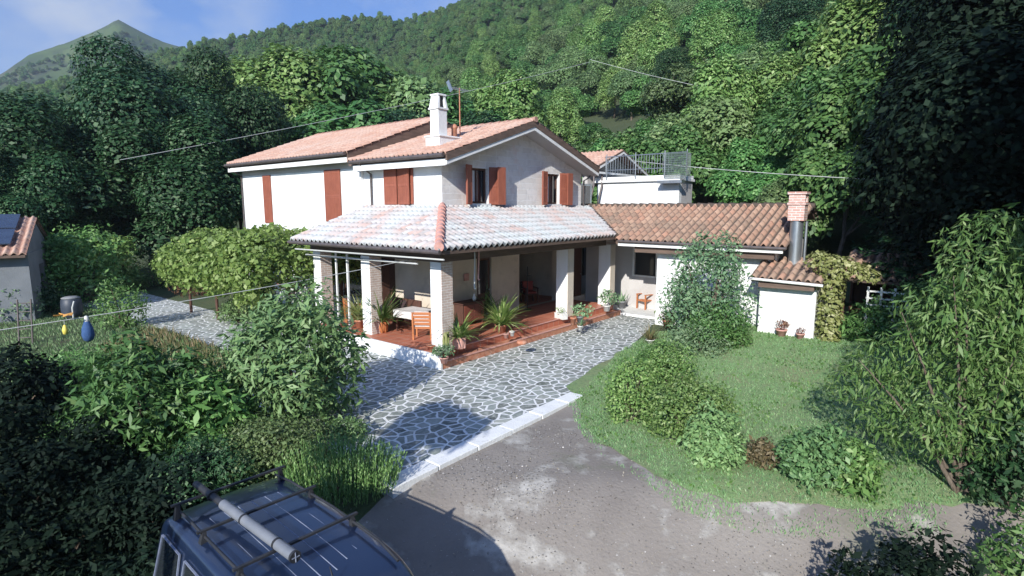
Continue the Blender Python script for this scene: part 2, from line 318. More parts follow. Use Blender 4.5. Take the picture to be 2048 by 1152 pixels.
def crazy_paving(name, scale, joint, stone1, stone2, mort):
    m, nt, b = new_mat(name); L = nt.links
    t = nt.nodes.new('ShaderNodeTexCoord')
    n = nt.nodes.new('ShaderNodeTexNoise'); n.inputs['Scale'].default_value = 1.6; L.new(t.outputs['Object'], n.inputs['Vector'])
    v = nt.nodes.new('ShaderNodeVectorMath'); v.operation = 'MULTIPLY_ADD'; v.inputs[1].default_value = (0.16, 0.16, 0); L.new(n.outputs['Color'], v.inputs[0]); L.new(t.outputs['Object'], v.inputs[2])
    mpn = nt.nodes.new('ShaderNodeMapping'); mpn.inputs['Scale'].default_value = (1.0, 1.25, 1); L.new(v.outputs[0], mpn.inputs[0])
    vo = nt.nodes.new('ShaderNodeTexVoronoi'); vo.feature = 'DISTANCE_TO_EDGE'; vo.voronoi_dimensions = '2D'; vo.inputs['Scale'].default_value = scale; L.new(mpn.outputs[0], vo.inputs['Vector'])
    vc = nt.nodes.new('ShaderNodeTexVoronoi'); vc.feature = 'F1'; vc.voronoi_dimensions = '2D'; vc.inputs['Scale'].default_value = scale; L.new(mpn.outputs[0], vc.inputs['Vector'])
    s = nt.nodes.new('ShaderNodeSeparateColor'); L.new(vc.outputs['Color'], s.inputs[0])
    sm = nt.nodes.new('ShaderNodeMixRGB'); sm.inputs[1].default_value = C4(stone1); sm.inputs[2].default_value = C4(stone2); L.new(s.outputs[0], sm.inputs[0])
    h3 = nt.nodes.new('ShaderNodeHueSaturation'); mv3 = nt.nodes.new('ShaderNodeMapRange'); mv3.inputs['To Min'].default_value = 0.65; mv3.inputs['To Max'].default_value = 1.55; L.new(s.outputs[1], mv3.inputs[0]); L.new(mv3.outputs[0], h3.inputs['Value']); mh3 = nt.nodes.new('ShaderNodeMapRange'); mh3.inputs['To Min'].default_value = 0.42; mh3.inputs['To Max'].default_value = 0.56; L.new(s.outputs[2], mh3.inputs[0]); L.new(mh3.outputs[0], h3.inputs['Hue']); h3.inputs['Saturation'].default_value = 1.5; L.new(sm.outputs[0], h3.inputs['Color'])
    so_, _ = noise_mix(nt, t.outputs['Object'], h3.outputs[0], tuple(x * 1.7 for x in stone1), 9, 0.45, 0.75)
    n2 = nt.nodes.new('ShaderNodeTexNoise'); n2.inputs['Scale'].default_value = 5; L.new(t.outputs['Object'], n2.inputs['Vector'])
    thr = nt.nodes.new('ShaderNodeMath'); thr.operation = 'MULTIPLY_ADD'; thr.inputs[1].default_value = joint * 2.2; thr.inputs[2].default_value = joint * -0.15; L.new(n2.outputs['Fac'], thr.inputs[0])
    sub = nt.nodes.new('ShaderNodeMath'); sub.operation = 'SUBTRACT'; L.new(vo.outputs['Distance'], sub.inputs[0]); L.new(thr.outputs[0], sub.inputs[1])
    mr = nt.nodes.new('ShaderNodeMapRange'); mr.inputs['From Min'].default_value = -0.012; mr.inputs['From Max'].default_value = 0.012; L.new(sub.outputs[0], mr.inputs[0])
    mo, _ = noise_mix(nt, t.outputs['Object'], mort, tuple(x * 0.6 for x in mort), 2.5, 0.5, 0.8)
    fm = nt.nodes.new('ShaderNodeMixRGB'); L.new(mr.outputs[0], fm.inputs[0]); L.new(mo, fm.inputs[1]); L.new(so_, fm.inputs[2])
    out, _ = noise_mix(nt, t.outputs['Object'], fm.outputs[0], (0.16, 0.15, 0.12), 0.8, 0.60, 0.8)
    L.new(out, b.inputs['Base Color']); b.inputs['Roughness'].default_value = 0.85
    n3 = nt.nodes.new('ShaderNodeTexNoise'); n3.inputs['Scale'].default_value = 30; L.new(t.outputs['Object'], n3.inputs['Vector'])
    ad = nt.nodes.new('ShaderNodeMath'); ad.operation = 'MULTIPLY_ADD'; ad.inputs[1].default_value = 0.4; L.new(n3.outputs['Fac'], ad.inputs[0]); L.new(mr.outputs[0], ad.inputs[2])
    bp = nt.nodes.new('ShaderNodeBump'); bp.inputs['Strength'].default_value = 0.5; bp.inputs['Distance'].default_value = 0.015; L.new(ad.outputs[0], bp.inputs['Height']); L.new(bp.outputs[0], b.inputs['Normal'])
    return m
M['paving'] = crazy_paving('crazy_paving', 3.3, 0.088, (0.25, 0.265, 0.245), (0.155, 0.17, 0.16), (0.76, 0.77, 0.76))
M['drive'] = mat('packed_gravel', (0.20, 0.178, 0.158), (0.285, 0.258, 0.228), 0.4, 0.95, bump=(19, 0.28),
                 layers=[((0.13, 0.125, 0.11), 0.9, 0.52, 0.72), ((0.50, 0.48, 0.44), 0.9, 0.54, 0.68), ((0.155, 0.17, 0.11), 0.6, 0.60, 0.76), ((0.60, 0.59, 0.57), 34, 0.68, 0.74), ((0.52, 0.51, 0.50), 11, 0.70, 0.76), ((0.09, 0.085, 0.08), 17, 0.66, 0.78)])
M['lawn'] = mat('lawn_soil', (0.20, 0.30, 0.125), (0.25, 0.345, 0.16), 1.1, 0.95, bump=(60, 0.8), layers=[((0.25, 0.26, 0.14), 0.9, 0.50, 0.72), ((0.24, 0.20, 0.13), 1.9, 0.64, 0.76), ((0.11, 0.18, 0.09), 12, 0.5, 0.75)])
M['ground'] = mat('garden_ground', (0.06, 0.095, 0.038), (0.085, 0.10, 0.045), 0.6, 0.95, bump=(20, 0.9), layers=[((0.14, 0.105, 0.07), 0.35, 0.58, 0.75), ((0.04, 0.06, 0.025), 5, 0.5, 0.75)])
M['hill'] = mat('forest_floor', (0.045, 0.06, 0.028), (0.06, 0.08, 0.035), 0.05, 0.95, layers=[((0.09, 0.10, 0.05), 0.02, 0.5, 0.7)])
M['mountain'] = mat('mountain_slope', (0.05, 0.10, 0.036), (0.11, 0.155, 0.055), 0.012, 0.95, layers=[((0.05, 0.075, 0.04), 0.03, 0.5, 0.65), ((0.13, 0.125, 0.08), 0.008, 0.56, 0.7)])

M['leaf_mid'] = leaf_mat('leaf_mid', (0.054, 0.138, 0.038), (0.114, 0.246, 0.066), (0.204, 0.336, 0.120))
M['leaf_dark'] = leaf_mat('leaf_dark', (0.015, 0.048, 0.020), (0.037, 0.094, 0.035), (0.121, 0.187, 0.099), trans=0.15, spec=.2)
M['leaf_painted_shade'] = leaf_mat('leaf_painted_shade', (0.004, 0.011, 0.007), (0.010, 0.023, 0.013), (0.024, 0.042, 0.026), trans=0.08, spec=.12, rough=.7)  # dark evergreen leaf, darkened further: deep shade is put into the colour
M['leaf_light'] = leaf_mat('leaf_light', (0.094, 0.201, 0.053), (0.195, 0.325, 0.094), (0.319, 0.437, 0.177))
M['leaf_olive'] = leaf_mat('leaf_olive', (0.090, 0.156, 0.054), (0.156, 0.246, 0.090), (0.252, 0.336, 0.156))
M['leaf_far'] = leaf_mat('leaf_far', (0.045, 0.075, 0.035), (0.075, 0.11, 0.045), (0.1, 0.13, 0.06))
M['leaf_blue'] = leaf_mat('leaf_blue', (0.098, 0.196, 0.098), (0.210, 0.329, 0.168), (0.27, 0.38, 0.22), trans=0.15, rough=0.55, spec=0.25)
M['leaf_gloss'] = leaf_mat('leaf_gloss', (0.102, 0.217, 0.080), (0.217, 0.377, 0.145), (0.28, 0.42, 0.19), trans=0.15, rough=0.5, spec=0.25)
M['leaf_vine'] = leaf_mat('leaf_vine', (0.121, 0.231, 0.050), (0.242, 0.374, 0.099), (0.374, 0.495, 0.187), trans=0.35)
M['leaf_strap'] = leaf_mat('leaf_strap', (0.108, 0.203, 0.054), (0.230, 0.338, 0.095), (0.513, 0.567, 0.270), trans=0.25, rough=0.4)
M['leaf_rosemary'] = leaf_mat('leaf_rosemary', (0.104, 0.208, 0.058), (0.208, 0.338, 0.111), (0.351, 0.481, 0.208), trans=0.15)
M['leaf_red'] = leaf_mat('leaf_red', (0.10, 0.05, 0.03), (0.20, 0.09, 0.05), (0.26, 0.15, 0.07))
M['leaf_bronze'] = leaf_mat('leaf_bronze', (0.10, 0.09, 0.045), (0.20, 0.15, 0.08), (0.30, 0.24, 0.14))
M['leaf_ivy'] = leaf_mat('leaf_ivy', (0.17, 0.22, 0.06), (0.32, 0.36, 0.14), (0.5, 0.52, 0.28))
M['leaf_dry'] = leaf_mat('leaf_dry', (0.14, 0.15, 0.06), (0.24, 0.21, 0.10), (0.36, 0.26, 0.15))
M['flower_pink'] = leaf_mat('flower_pink', (0.45, 0.18, 0.16), (0.62, 0.36, 0.33), (0.75, 0.6, 0.55))
M['grass'] = leaf_mat('grass', (0.143, 0.267, 0.111), (0.208, 0.358, 0.156), (0.338, 0.442, 0.247), trans=0.3, rough=0.6)
# ------------------------------------------------------------------ the setting: ground, hills, mountain
def grid_sheet(name, xs, ys, zf, m, kind='structure'):
    me = bpy.data.meshes.new(name); nx, ny = len(xs), len(ys)
    v = [(x, y, zf(x, y)) for y in ys for x in xs]
    f = [(j * nx + i, j * nx + i + 1, (j + 1) * nx + i + 1, (j + 1) * nx + i) for j in range(ny - 1) for i in range(nx - 1)]
    me.from_pydata(v, [], f); me.polygons.foreach_set('use_smooth', [True] * len(f)); me.materials.append(m); me.update()
    o = bpy.data.objects.new(name, me); link(o); return tag(o, kind=kind)
grid_sheet('ground', np.linspace(-70, 60, 131), np.linspace(-40, 75, 116), lambda x, y: min(hill(x, y), 30) if y < 74 else -3, M['ground'])
# forest floor: a polar sheet from behind the garden to beyond the ridge
def polar_sheet(name, a0, a1, na, rs, zf, m):
    v = []; f = []
    for r in rs:
        for i in range(na):
            a = a0 + (a1 - a0) * i / (na - 1); x, y = r * math.cos(a), r * math.sin(a); v.append((x, y, zf(x, y)))
    for j in range(len(rs) - 1):
        for i in range(na - 1): f.append((j * na + i, j * na + i + 1, (j + 1) * na + i + 1, (j + 1) * na + i)[::-1])
    me = bpy.data.meshes.new(name); me.from_pydata(v, [], f); me.polygons.foreach_set('use_smooth', [True] * len(f)); me.materials.append(m); me.update()
    o = bpy.data.objects.new(name, me); link(o); return tag(o, kind='structure')
rs = [66 + 0.0 * i for i in range(0)] + list(np.linspace(60, 450, 60)) + [520, 600]
polar_sheet('hills', math.radians(25), math.radians(155), 140, rs, lambda x, y: hill(x, y) - (0.6 if math.hypot(x, y) < 72 else 0.0), M['hill'])
PEAK = [(-1200, 300), (-600, 270), (-300, 215), (0, 150), (60, 108), (130, 86), (180, 66), (212, 52), (235, 38), (258, 51), (290, 68), (330, 86), (370, 97), (450, 125), (600, 165), (900, 190), (1500, 200)]
def peak_z(x, y):
    r = math.hypot(x, y); px = 1024 + F_PX * x / (y * CP)
    for _ in range(4): d = ray(px, interp(PEAK, px)); px = 1024 + F_PX * x / (y * CP - d.z / math.hypot(d.x, d.y) * r * SP)
    d = ray(px, interp(PEAK, px)); z = d.z / math.hypot(d.x, d.y) * 1000 + H
    t = (r - 600) / 400
    n = (math.sin(x * 0.02 + y * 0.013) * 12 + math.sin(x * 0.047 - y * 0.02) * 5)
    return (z - 40) * max(0, t) ** 1.15 + 40 + n * smooth(t * 2) * smooth((1 - t) * 3 + 0.12) if t <= 1 else z - (t - 1) * 260
polar_sheet('mountain', math.radians(95), math.radians(150), 150, list(np.linspace(600, 1000, 40)) + [1100, 1300], peak_z, M['mountain'])

def sheet(name, poly, lift, m, zf=near_ground, step=0.7, fuzz=0.0):
    "a ground sheet following the terrain: poly in world x, y"
    bm = bmesh.new(); pts = []
    n = len(poly)
    for i in range(n):
        a, b = Vector(poly[i][:2]), Vector(poly[(i + 1) % n][:2]); k = max(1, int((b - a).length / 0.25)) if fuzz else 1
        for q in range(k):
            p = a.lerp(b, q / k); w = fuzz * (math.sin(p.x * 3.1 + p.y * 2.3) + 0.7 * math.sin(p.x * 7.7 - p.y * 5.1) + 0.5 * math.sin(p.x * 15 + p.y * 13))
            nrm = Vector((-(b - a).y, (b - a).x)).normalized(); pts.append(p + nrm * w)
    vs = [bm.verts.new((p.x, p.y, 0)) for p in pts]
    es = [bm.edges.new((vs[i], vs[(i + 1) % len(vs)])) for i in range(len(vs))]
    bmesh.ops.triangle_fill(bm, edges=es, use_beauty=True)
    xs = [p.x for p in pts]; ys = [p.y for p in pts]
    for ax, lo_, hi_ in ((0, min(xs), max(xs)), (1, min(ys), max(ys))):
        c = math.ceil(lo_ / step) * step
        while c < hi_:
            bmesh.ops.bisect_plane(bm, geom=list(bm.verts) + list(bm.edges) + list(bm.faces), plane_co=(c, 0, 0) if ax == 0 else (0, c, 0), plane_no=(1, 0, 0) if ax == 0 else (0, 1, 0)); c += step
    for v in bm.verts: v.co.z = zf(v.co.x, v.co.y) + lift
    for f in bm.faces:
        if f.normal.z < 0: f.normal_flip()
        f.smooth = True
    me = bpy.data.meshes.new(name); bm.to_mesh(me); bm.free(); me.materials.append(m)
    o = bpy.data.objects.new(name, me); link(o); return tag(o, kind='structure')
LW = lambda pts: [tuple(l2w(*p)[:2]) for p in pts]
# lawn and driveway
drive_edge = [(1138, 783), (1165, 845), (1200, 885), (1270, 925), (1340, 968), (1460, 1000), (1560, 1012), (1720, 1018), (1900, 1012), (2060, 1005), (2400, 990)]
def PT(px, py):
    z = -0.4
    for _ in range(30): q = P(px, py, z); z = near_ground(q.x, q.y)
    return P(px, py, z)
edge_pts = [tuple(PT(*q)[:2]) for q in drive_edge]
kerb_a, kerb_b = (-7.6, -4.02), (0.62, -3.98)
drive_poly = LW([(-7.8, -4.1), (0.6, -4.1)]) + [(p[0] + .08, p[1] + .16) for p in edge_pts[1:]] + [(20, 2), (14, -8), (-10, -8), tuple(l2w(-9.5, -6)[:2])]
sheet('driveway', drive_poly, 0.014, M['drive'], fuzz=0.035, step=0.35)
lawn_poly = [tuple(P(1138, 775)[:2])] + edge_pts[1:] + [(16, 16), (15.5, 21), (9.0, 20.0), tuple(P(1400, 655)[:2]), tuple(P(1300, 668)[:2]), tuple(P(1190, 735)[:2])]
sheet('lawn', lawn_poly, 0.028, M['lawn'], fuzz=0.06, step=0.35)
# patio: a raised slab of crazy paving, its near side held by the concrete kerb
pat = MB(); pat.prism([(-4.95, -3.86), (0.55, -3.86), (1.4, -3.9), (3.4, -3.5), (6.4, -2.7), (8.6, -2.15), (9.3, -1.9), (13.2, -2.2), (13.2, 0.6), (10.4, 0.6), (10.4, 0.02), (0.0, 0.02), (0.0, 6.8), (-0.1, 12), (-0.2, 24), (-3.4, 24), (-3.2, 12), (-3.4, 5.0), (-4.6, 2.5), (-5.0, -1.0)], -0.9, 0.012)
o = pat.build('patio', M['paving']); o.location = (OX, OY, 0); o.rotation_euler = (0, 0, TH); tag(o, kind='structure')
kb = MB(); x = -5.15; i = 0
while x < 0.55:
    l = 1.02; kb.box(x + 0.012, min(x + l, 0.62) - 0.012, -4.25 + 0.006 * (i % 2), -3.868, -0.9, 0.028 + 0.006 * ((i * 7) % 3)); x += l; i += 1
o = kb.build('kerb', M['kerb'], bevel=0.012); o.location = (OX, OY, 0); o.rotation_euler = (0, 0, TH); tag(o, kind='structure')

# ------------------------------------------------------------------ the farmhouse (local frame: x along the gable front, y along the long white side)
HO = empty('farmhouse', (OX, OY, 0), TH, 'long white farmhouse with stone gable, terracotta roofs and a tiled corner porch', 'house')
def wall(name, m, axis, pos, th, a0, a1, z0, z1, holes=(), parent=HO):
    "wall slab on axis x or y at pos..pos+th; holes (a0, a1, z0, z1)"
    b = MB(); cuts = sorted({a0, a1} | {h for q in holes for h in q[:2]})
    for c, d in zip(cuts, cuts[1:]):
        zs = [(z0, z1)]
        for h in holes:
            if h[0] <= c + 1e-6 and h[1] >= d - 1e-6:
                nz_ = []
                for (p, q) in zs:
                    if h[2] > p: nz_.append((p, min(q, h[2])))
                    if h[3] < q: nz_.append((max(p, h[3]), q))
                zs = nz_
        for (p, q) in zs:
            if q - p < 1e-4: continue
            if axis == 'x': b.box(pos, pos + th, c, d, p, q)
            else: b.box(c, d, pos, pos + th, p, q)
    return b.build(name, m, parent)
FL = 0.41                                            # porch floor level
WX, WY = 2.75, 2.75                                  # faces of the house behind the porch
# ---- ground floor and upper walls
wall('long_wall', M['white'], 'x', WX, 0.35, WY + 0.002, 16.95, 3.3, 6.0, holes=[(4.18, 5.62, 4.62, 5.93)])
wall('ground_floor_wall', M['white'], 'x', WX + 0.012, 0.33, 6.9, 16.9, 0, 3.3, holes=[(7.1, 10.2, FL + 0.5, 2.9)])
wall('ground_floor_wall', M['beige'], 'x', WX + 0.012, 0.33, WY + 0.3, 6.9, 0, 3.3, holes=[(5.35, 6.2, FL, 2.75)])
fw = wall('gable_wall', M['stone'], 'y', WY, 0.35, WX, 11.45, 3.3, 5.9, holes=[(4.06, 5.08, 4.64, 5.90), (8.66, 9.68, 4.64, 5.90)])
gb = MB(); gz = 5.9
gb.add([(WX, WY, gz), (11.45, WY, gz), (11.45, WY, 6.02), (6.95, WY, 7.55), (WX, WY, 6.10), (WX, WY + .35, gz), (11.45, WY + .35, gz), (11.45, WY + .35, 6.02), (6.95, WY + .35, 7.55), (WX, WY + .35, 6.10)],
       [(0, 1, 2, 3, 4), (9, 8, 7, 6, 5), (0, 5, 6, 1), (1, 6, 7, 2), (2, 7, 8, 3), (3, 8, 9, 4), (4, 9, 5, 0)]).build('gable_top', M['stone'], HO)
wall('porch_back_wall', M['beige'], 'y', WY + 0.012, 0.33, WX, 14.2, 0, 3.3, holes=[(4.45, 5.25, FL, 2.72), (6.95, 9.7, FL, 3.0), (10.9, 12.6, FL, 3.0)])
wall('rear_end_wall', M['grey_render'], 'x', 11.1, 0.34, WY + .36, 13, 0.0, 5.9)
wall('far_end_wall', M['white'], 'y', 16.62, 0.33, WX + .36, 11, 0, 6.0)
# interior back room behind the openings
rm = MB(); rm.box(6.2, 10.5, 6.4, 6.5, FL, 3.2); rm.box(10.5, 10.6, 3.1, 6.4, FL, 3.2); rm.box(6.1, 6.2, 3.1, 6.4, FL, 3.2); rm.box(6.1, 10.6, 3.1, 6.5, 3.2, 3.28); rm.build('interior_walls', M['beige'], HO)
MB().box(3.1, 14, 3.05, 6.5, 0.30, FL).build('interior_floor', M['floor'], HO)
MB().box(3.2, 6.0, 3.5, 3.6, FL, 3.2).build('inner_partition', M['darkwood'], HO)
MB().box(10.7, 14.0, 4.6, 4.7, FL, 3.2).build('inner_partition', M['darkwood'], HO); MB().box(3.4, 3.5, 5, 11, FL, 3.2).build('inner_partition', M['darkwood'], HO)
# wing bump on the long side between the two roofs
MB().box(WX - 0.14, WX - 0.002, 7.02, 7.42, 3.6, 6.30).build('wall_pier', M['white2'], HO)

def roof_side(name, m, x0, z0, x1, z1, y0, y1, parent=HO, dirx=True):
    "one pitch of a gable roof from the eave (x0, z0) to the ridge (x1, z1)"
    dv = Vector((x1 - x0, 0, z1 - z0)); Lv = dv.length
    o_ = (x0, y1, z0) if x1 > x0 else (x0, y0, z0); du = (0, -1, 0) if x1 > x0 else (0, 1, 0)
    return tiles(name, m, parent, o_, du, dv, y1 - y0, lambda u: Lv)
def slab_between(b, pts, th):
    "pts top face corners in order; solid th below"
    top = [Vector(p) for p in pts]; bot = [p - Vector((0, 0, th)) for p in top]
    n = len(pts); b.add(bot + top, [tuple(range(n))[::-1], tuple(range(n, 2 * n))] + [(i, (i + 1) % n, n + (i + 1) % n, n + i) for i in range(n)])
# ---- front roof
VY = 2.05; RX = 6.95; EZ = 6.26; RZ = 7.80; EX0, EX1 = 2.28, 11.75; EZR = 6.30
mr_ = roof_side('roof', M['tile_red'], EX0 - 0.06, EZ, RX, RZ, VY - 0.06, 7.32)
roof_side('roof', M['tile_red'], EX1 + 0.06, EZR, RX, RZ, VY - 0.06, 7.32)
rd = MB(); slab_between(rd, [(EX0, VY, EZ - .05), (RX, VY, RZ - .05), (RX, 7.3, RZ - .05), (EX0, 7.3, EZ - .05)], 0.16)
slab_between(rd, [(RX, VY, RZ - .05), (EX1, VY, EZR - .05), (EX1, 7.3, EZR - .05), (RX, 7.3, RZ - .05)], 0.16); rd.build('roof_deck', M['soffit'], HO)
def ridge_tiles(name, m, a, b, r=0.11, parent=HO):
    a, b = Vector(a), Vector(b); n = max(2, int((b - a).length / 0.42)); k = MB(); d = (b - a) / n
    for i in range(n):
        p, q = a + d * i, a + d * (i + 1.06); k.tube([p - Vector((0, 0, .03)), q - Vector((0, 0, .055))], [r, r * 0.86], 10)
    return k.build(name, m, parent)
ridge_tiles('ridge_tile_row', M['tile_red'], (RX, VY - .1, RZ + .03), (RX, 7.3, RZ + .03))
tb = MB()                                            # white barge boards and eaves board
def barge(b, p, q, y, h0, h1, th=0.05):
    b.hexa([(p[0], y, p[1] - h1), (q[0], y, q[1] - h1), (q[0], y + th, q[1] - h1), (p[0], y + th, p[1] - h1)], [(p[0], y, p[1] - h0), (q[0], y, q[1] - h0), (q[0], y + th, q[1] - h0), (p[0], y + th, p[1] - h0)])
barge(tb, (EX0, EZ), (RX, RZ), VY - 0.03, 0.27, 0.40); barge(tb, (RX, RZ), (EX1, EZR), VY - 0.03, 0.27, 0.40); tb.build('barge_board', M['white2'], HO)
tb = MB(); barge(tb, (EX0, EZ), (RX, RZ), VY - 0.055, 0.03, 0.268, 0.07); barge(tb, (RX, RZ), (EX1, EZR), VY - 0.055, 0.03, 0.268, 0.07); tb.build('verge_board', M['soffit'], HO)
MB().box(EX0 - .02, EX0 + .03, VY + .03, 7.0, EZ - .42, EZ - .21).build('eaves_board', M['white2'], HO)
sf = MB(); slab_between(sf, [(EX0 + .031, VY + .03, EZ - .34), (RX, VY + .03, RZ - .36), (RX, WY - .002, RZ - .36), (EX0 + .031, WY - .002, EZ - .34)], .04)
slab_between(sf, [(RX, VY + .03, RZ - .36), (EX1, VY + .03, EZR - .36), (EX1, WY - .002, EZR - .36), (RX, WY - .002, RZ - .36)], .04)
sf.build('soffit', M['grey_render'], HO)
MB().box(EX0 + .04, WX - .003, WY, 6.98, EZ - .36, EZ - .32).build('soffit', M['grey_render'], HO)
def gutter(a, b, r=0.07, name='gutter', parent=HO, m='pipe'):
    return MB().tube([a, b], r, 8).build(name, M[m], parent)
gutter((EX0 - .12, VY + .0, EZ - .10), (EX0 - .12, 7.05, EZ - .10))
# ---- left wing roof (higher)
WE, WR, WRX = 6.60, 8.42, 7.1
roof_side('wing_roof', M['tile_red'], 2.20, WE, WRX, WR, 7.26, 17.25); roof_side('wing_roof', M['tile_red'], 12.0, WE, WRX, WR, 7.26, 17.25)
rd = MB(); slab_between(rd, [(2.26, 7.32, WE - .05), (WRX, 7.32, WR - .05), (WRX, 17.2, WR - .05), (2.26, 17.2, WE - .05)], 0.16)
slab_between(rd, [(WRX, 7.32, WR - .05), (11.9, 7.32, WE - .05), (11.9, 17.2, WE - .05), (WRX, 17.2, WR - .05)], 0.16); rd.build('roof_deck', M['soffit'], HO)
ridge_tiles('ridge_tile_row', M['tile_red'], (WRX, 7.25, WR + .03), (WRX, 17.2, WR + .03))
tb = MB(); barge(tb, (2.26, WE), (WRX, WR), 7.30, 0.03, 0.42, .06); barge(tb, (WRX, WR), (11.9, WE), 7.30, 0.03, .42, .06); tb.build('verge_board', M['soffit'], HO)
gb = MB(); gb.add([(2.8, 7.38, 5.9), (11.4, 7.38, 5.9), (11.4, 7.38, 6.5), (WRX, 7.38, 8.16), (2.8, 7.38, 6.55), (2.8, 7.6, 5.9), (11.4, 7.6, 5.9), (11.4, 7.6, 6.5), (WRX, 7.6, 8.16), (2.8, 7.6, 6.55)],
       [(0, 1, 2, 3, 4), (9, 8, 7, 6, 5), (0, 5, 6, 1), (1, 6, 7, 2), (2, 7, 8, 3), (3, 8, 9, 4), (4, 9, 5, 0)]).build('wing_gable', M['grey_render'], HO)
MB().box(WX + .01, WX + .3, 7.5, 16.9, 6.0, 6.46).build('wing_wall_top', M['grey_render'], HO)
MB().box(2.24, 2.29, 7.36, 17.2, WE - .40, WE - .22).build('eaves_board', M['white2'], HO)
MB().box(2.30, WX - .003, 7.44, 17.15, WE - .36, WE - .31).build('soffit', M['grey_render'], HO)
gutter((2.14, 7.34, WE - .09), (2.14, 17.25, WE - .09))
# ---- shutters and windows
def shutter(parent, m, w, h, flap=False, louvre=True):
    b = MB(); b.box(0, w, 0, .035, 0, h)
    b.box(.02, .07, -.012, 0, .02, h - .02).box(w - .07, w - .02, -.012, 0, .02, h - .02).box(.07, w - .07, -.012, 0, .02, .10).box(.07, w - .07, -.012, 0, h - .10, h - .02).box(.07, w - .07, -.012, 0, h * .48, h * .48 + .07)
    if louvre:
        z = .12
        while z < h - .14:
            if not (h * .46 < z < h * .48 + .06): b.hexa([(.07, -.002, z), (w - .07, -.002, z), (w - .07, .004, z), (.07, .004, z)], [(.07, -.010, z + .03), (w - .07, -.010, z + .03), (w - .07, .004, z + .03), (.07, .004, z + .03)])
            z += .045
    return b.build('shutter', M[m], parent, bevel=.004)
def put(o, x, y, z, rz): o.location = (x, y, z); o.rotation_euler = (0, 0, rz); return o
PI = math.pi
# long side: shutters closed over a window, a half folded pair, the tall door shutters
s = shutter(HO, 'shutter', .78, 1.36); put(s, WX - .055, 4.94, 4.62, -PI / 2)
s = shutter(HO, 'shutter', .72, 1.36); put(s, WX - .06, 5.76, 4.60, -PI / 2)
s = shutter(HO, 'shutter', .74, 1.36); s.location = (WX - .06, 4.98, 4.60); s.rotation_euler = (0, 0, -PI / 2 - .16)
s = shutter(HO, 'shutter', 1.12, 2.1); put(s, WX - .05, 9.66, 3.92, -PI / 2)
s = shutter(HO, 'shutter', .72, 2.2); put(s, WX - .05, 14.78, 3.78, -PI / 2)
MB().box(WX - .03, WX - .001, 8.46, 9.72, 3.80, 3.90).build('window_sill', M['white2'], HO)
MB().box(WX - .06, WX - .001, 4.1, 5.75, 4.52, 4.59).build('window_sill', M['white2'], HO)
MB().box(WX + .1, WX + .14, 4.18, 5.62, 4.62, 5.93).build('window_pane', M['glass'], HO)
# gable windows
def gable_window(x0, x1, z0, z1):
    w = MB(); y = WY + .12
    for (a, b_, c, d) in ((x0, x0 + .07, z0, z1), (x1 - .07, x1, z0, z1), (x0 + .07, x1 - .07, z0, z0 + .07), (x0 + .07, x1 - .07, z1 - .07, z1), ((x0 + x1) / 2 - .035, (x0 + x1) / 2 + .035, z0 + .07, z1 - .07)): w.box(a, b_, y, y + .06, c, d)
    f = w.build('window', M['darkwood'], HO)
    MB().box(x0 + .07, x1 - .07, y + .055, y + .065, z0 + .07, z1 - .07).build('pane', M['glass'], f)
    c = MB(); n = 14; xs = [x0 + .08 + (x1 - x0 - .5) * i / n for i in range(n + 1)]
    c.add([(xx, y + .035 + .012 * (i % 2), zz) for zz in (z0 + .08, z1 - .08) for i, xx in enumerate(xs)], [(i, i + 1, n + 2 + i, n + 1 + i) for i in range(n)], True); c.build('curtain', M['curtain'], f)
    MB().box(x0 - .06, x1 + .06, WY - .09, WY + .05, z0 - .07, z0).build('sill', M['white2'], f)
    MB().box(x0 - .14, x0 - .003, WY - .012, WY - .002, z0 - .02, z1 + .02).build('surround', M['white'], f); MB().box(x1 + .003, x1 + .14, WY - .012, WY - .002, z0 - .02, z1 + .02).build('surround', M['white'], f)
gable_window(4.06, 5.08, 4.64, 5.90); gable_window(8.66, 9.68, 4.64, 5.90)
for (hx, side, ang) in ((4.04, -1, .62), (5.10, 1, .55), (8.64, -1, .42), (9.70, 1, .42)):
    s = shutter(HO, 'shutter', .60, 1.36); s.location = (hx, WY - .04, 4.60)
    s.rotation_euler = (0, 0, PI + ang if side < 0 else -ang)
    s2 = s.copy(); COL.objects.link(s2)
    e = Vector((math.cos(s.rotation_euler.z), math.sin(s.rotation_euler.z), 0)) * .62
    s2.location = (s.location.x + e.x, s.location.y + e.y, 4.60); s2.rotation_euler = (0, 0, s.rotation_euler.z + (2.75 if side < 0 else -2.75)); s2.scale = (.62, 1, 1)
# small window at the wall's right end
MB().box(11.5, 12.7, 2.95, 3.0, 4.3, 5.6).build('side_window', M['metal'], HO)
MB().box(11.62, 12.0, 2.93, 2.949, 4.45, 5.5).box(12.1, 12.55, 2.93, 2.949, 4.45, 5.5).build('side_window_pane', M['glass'], HO)
# downpipes
def downpipe(pts, r=.04): return MB().tube(pts, r, 8).build('downpipe', M['pipe'], HO)
downpipe([(2.2, 6.55, EZ - .14), (2.45, 6.5, EZ - .38), (2.68, 6.5, EZ - .52), (2.68, 6.5, 4.25)])
downpipe([(2.16, 17.05, WE - .14), (2.5, 16.9, WE - .45), (2.7, 16.85, WE - .55), (2.7, 16.85, 3.0)])
downpipe([(11.75, 2.2, EZR - .1), (11.6, 2.5, EZR - .5), (11.56, 2.68, EZR - .6), (11.56, 2.68, 4.3)])
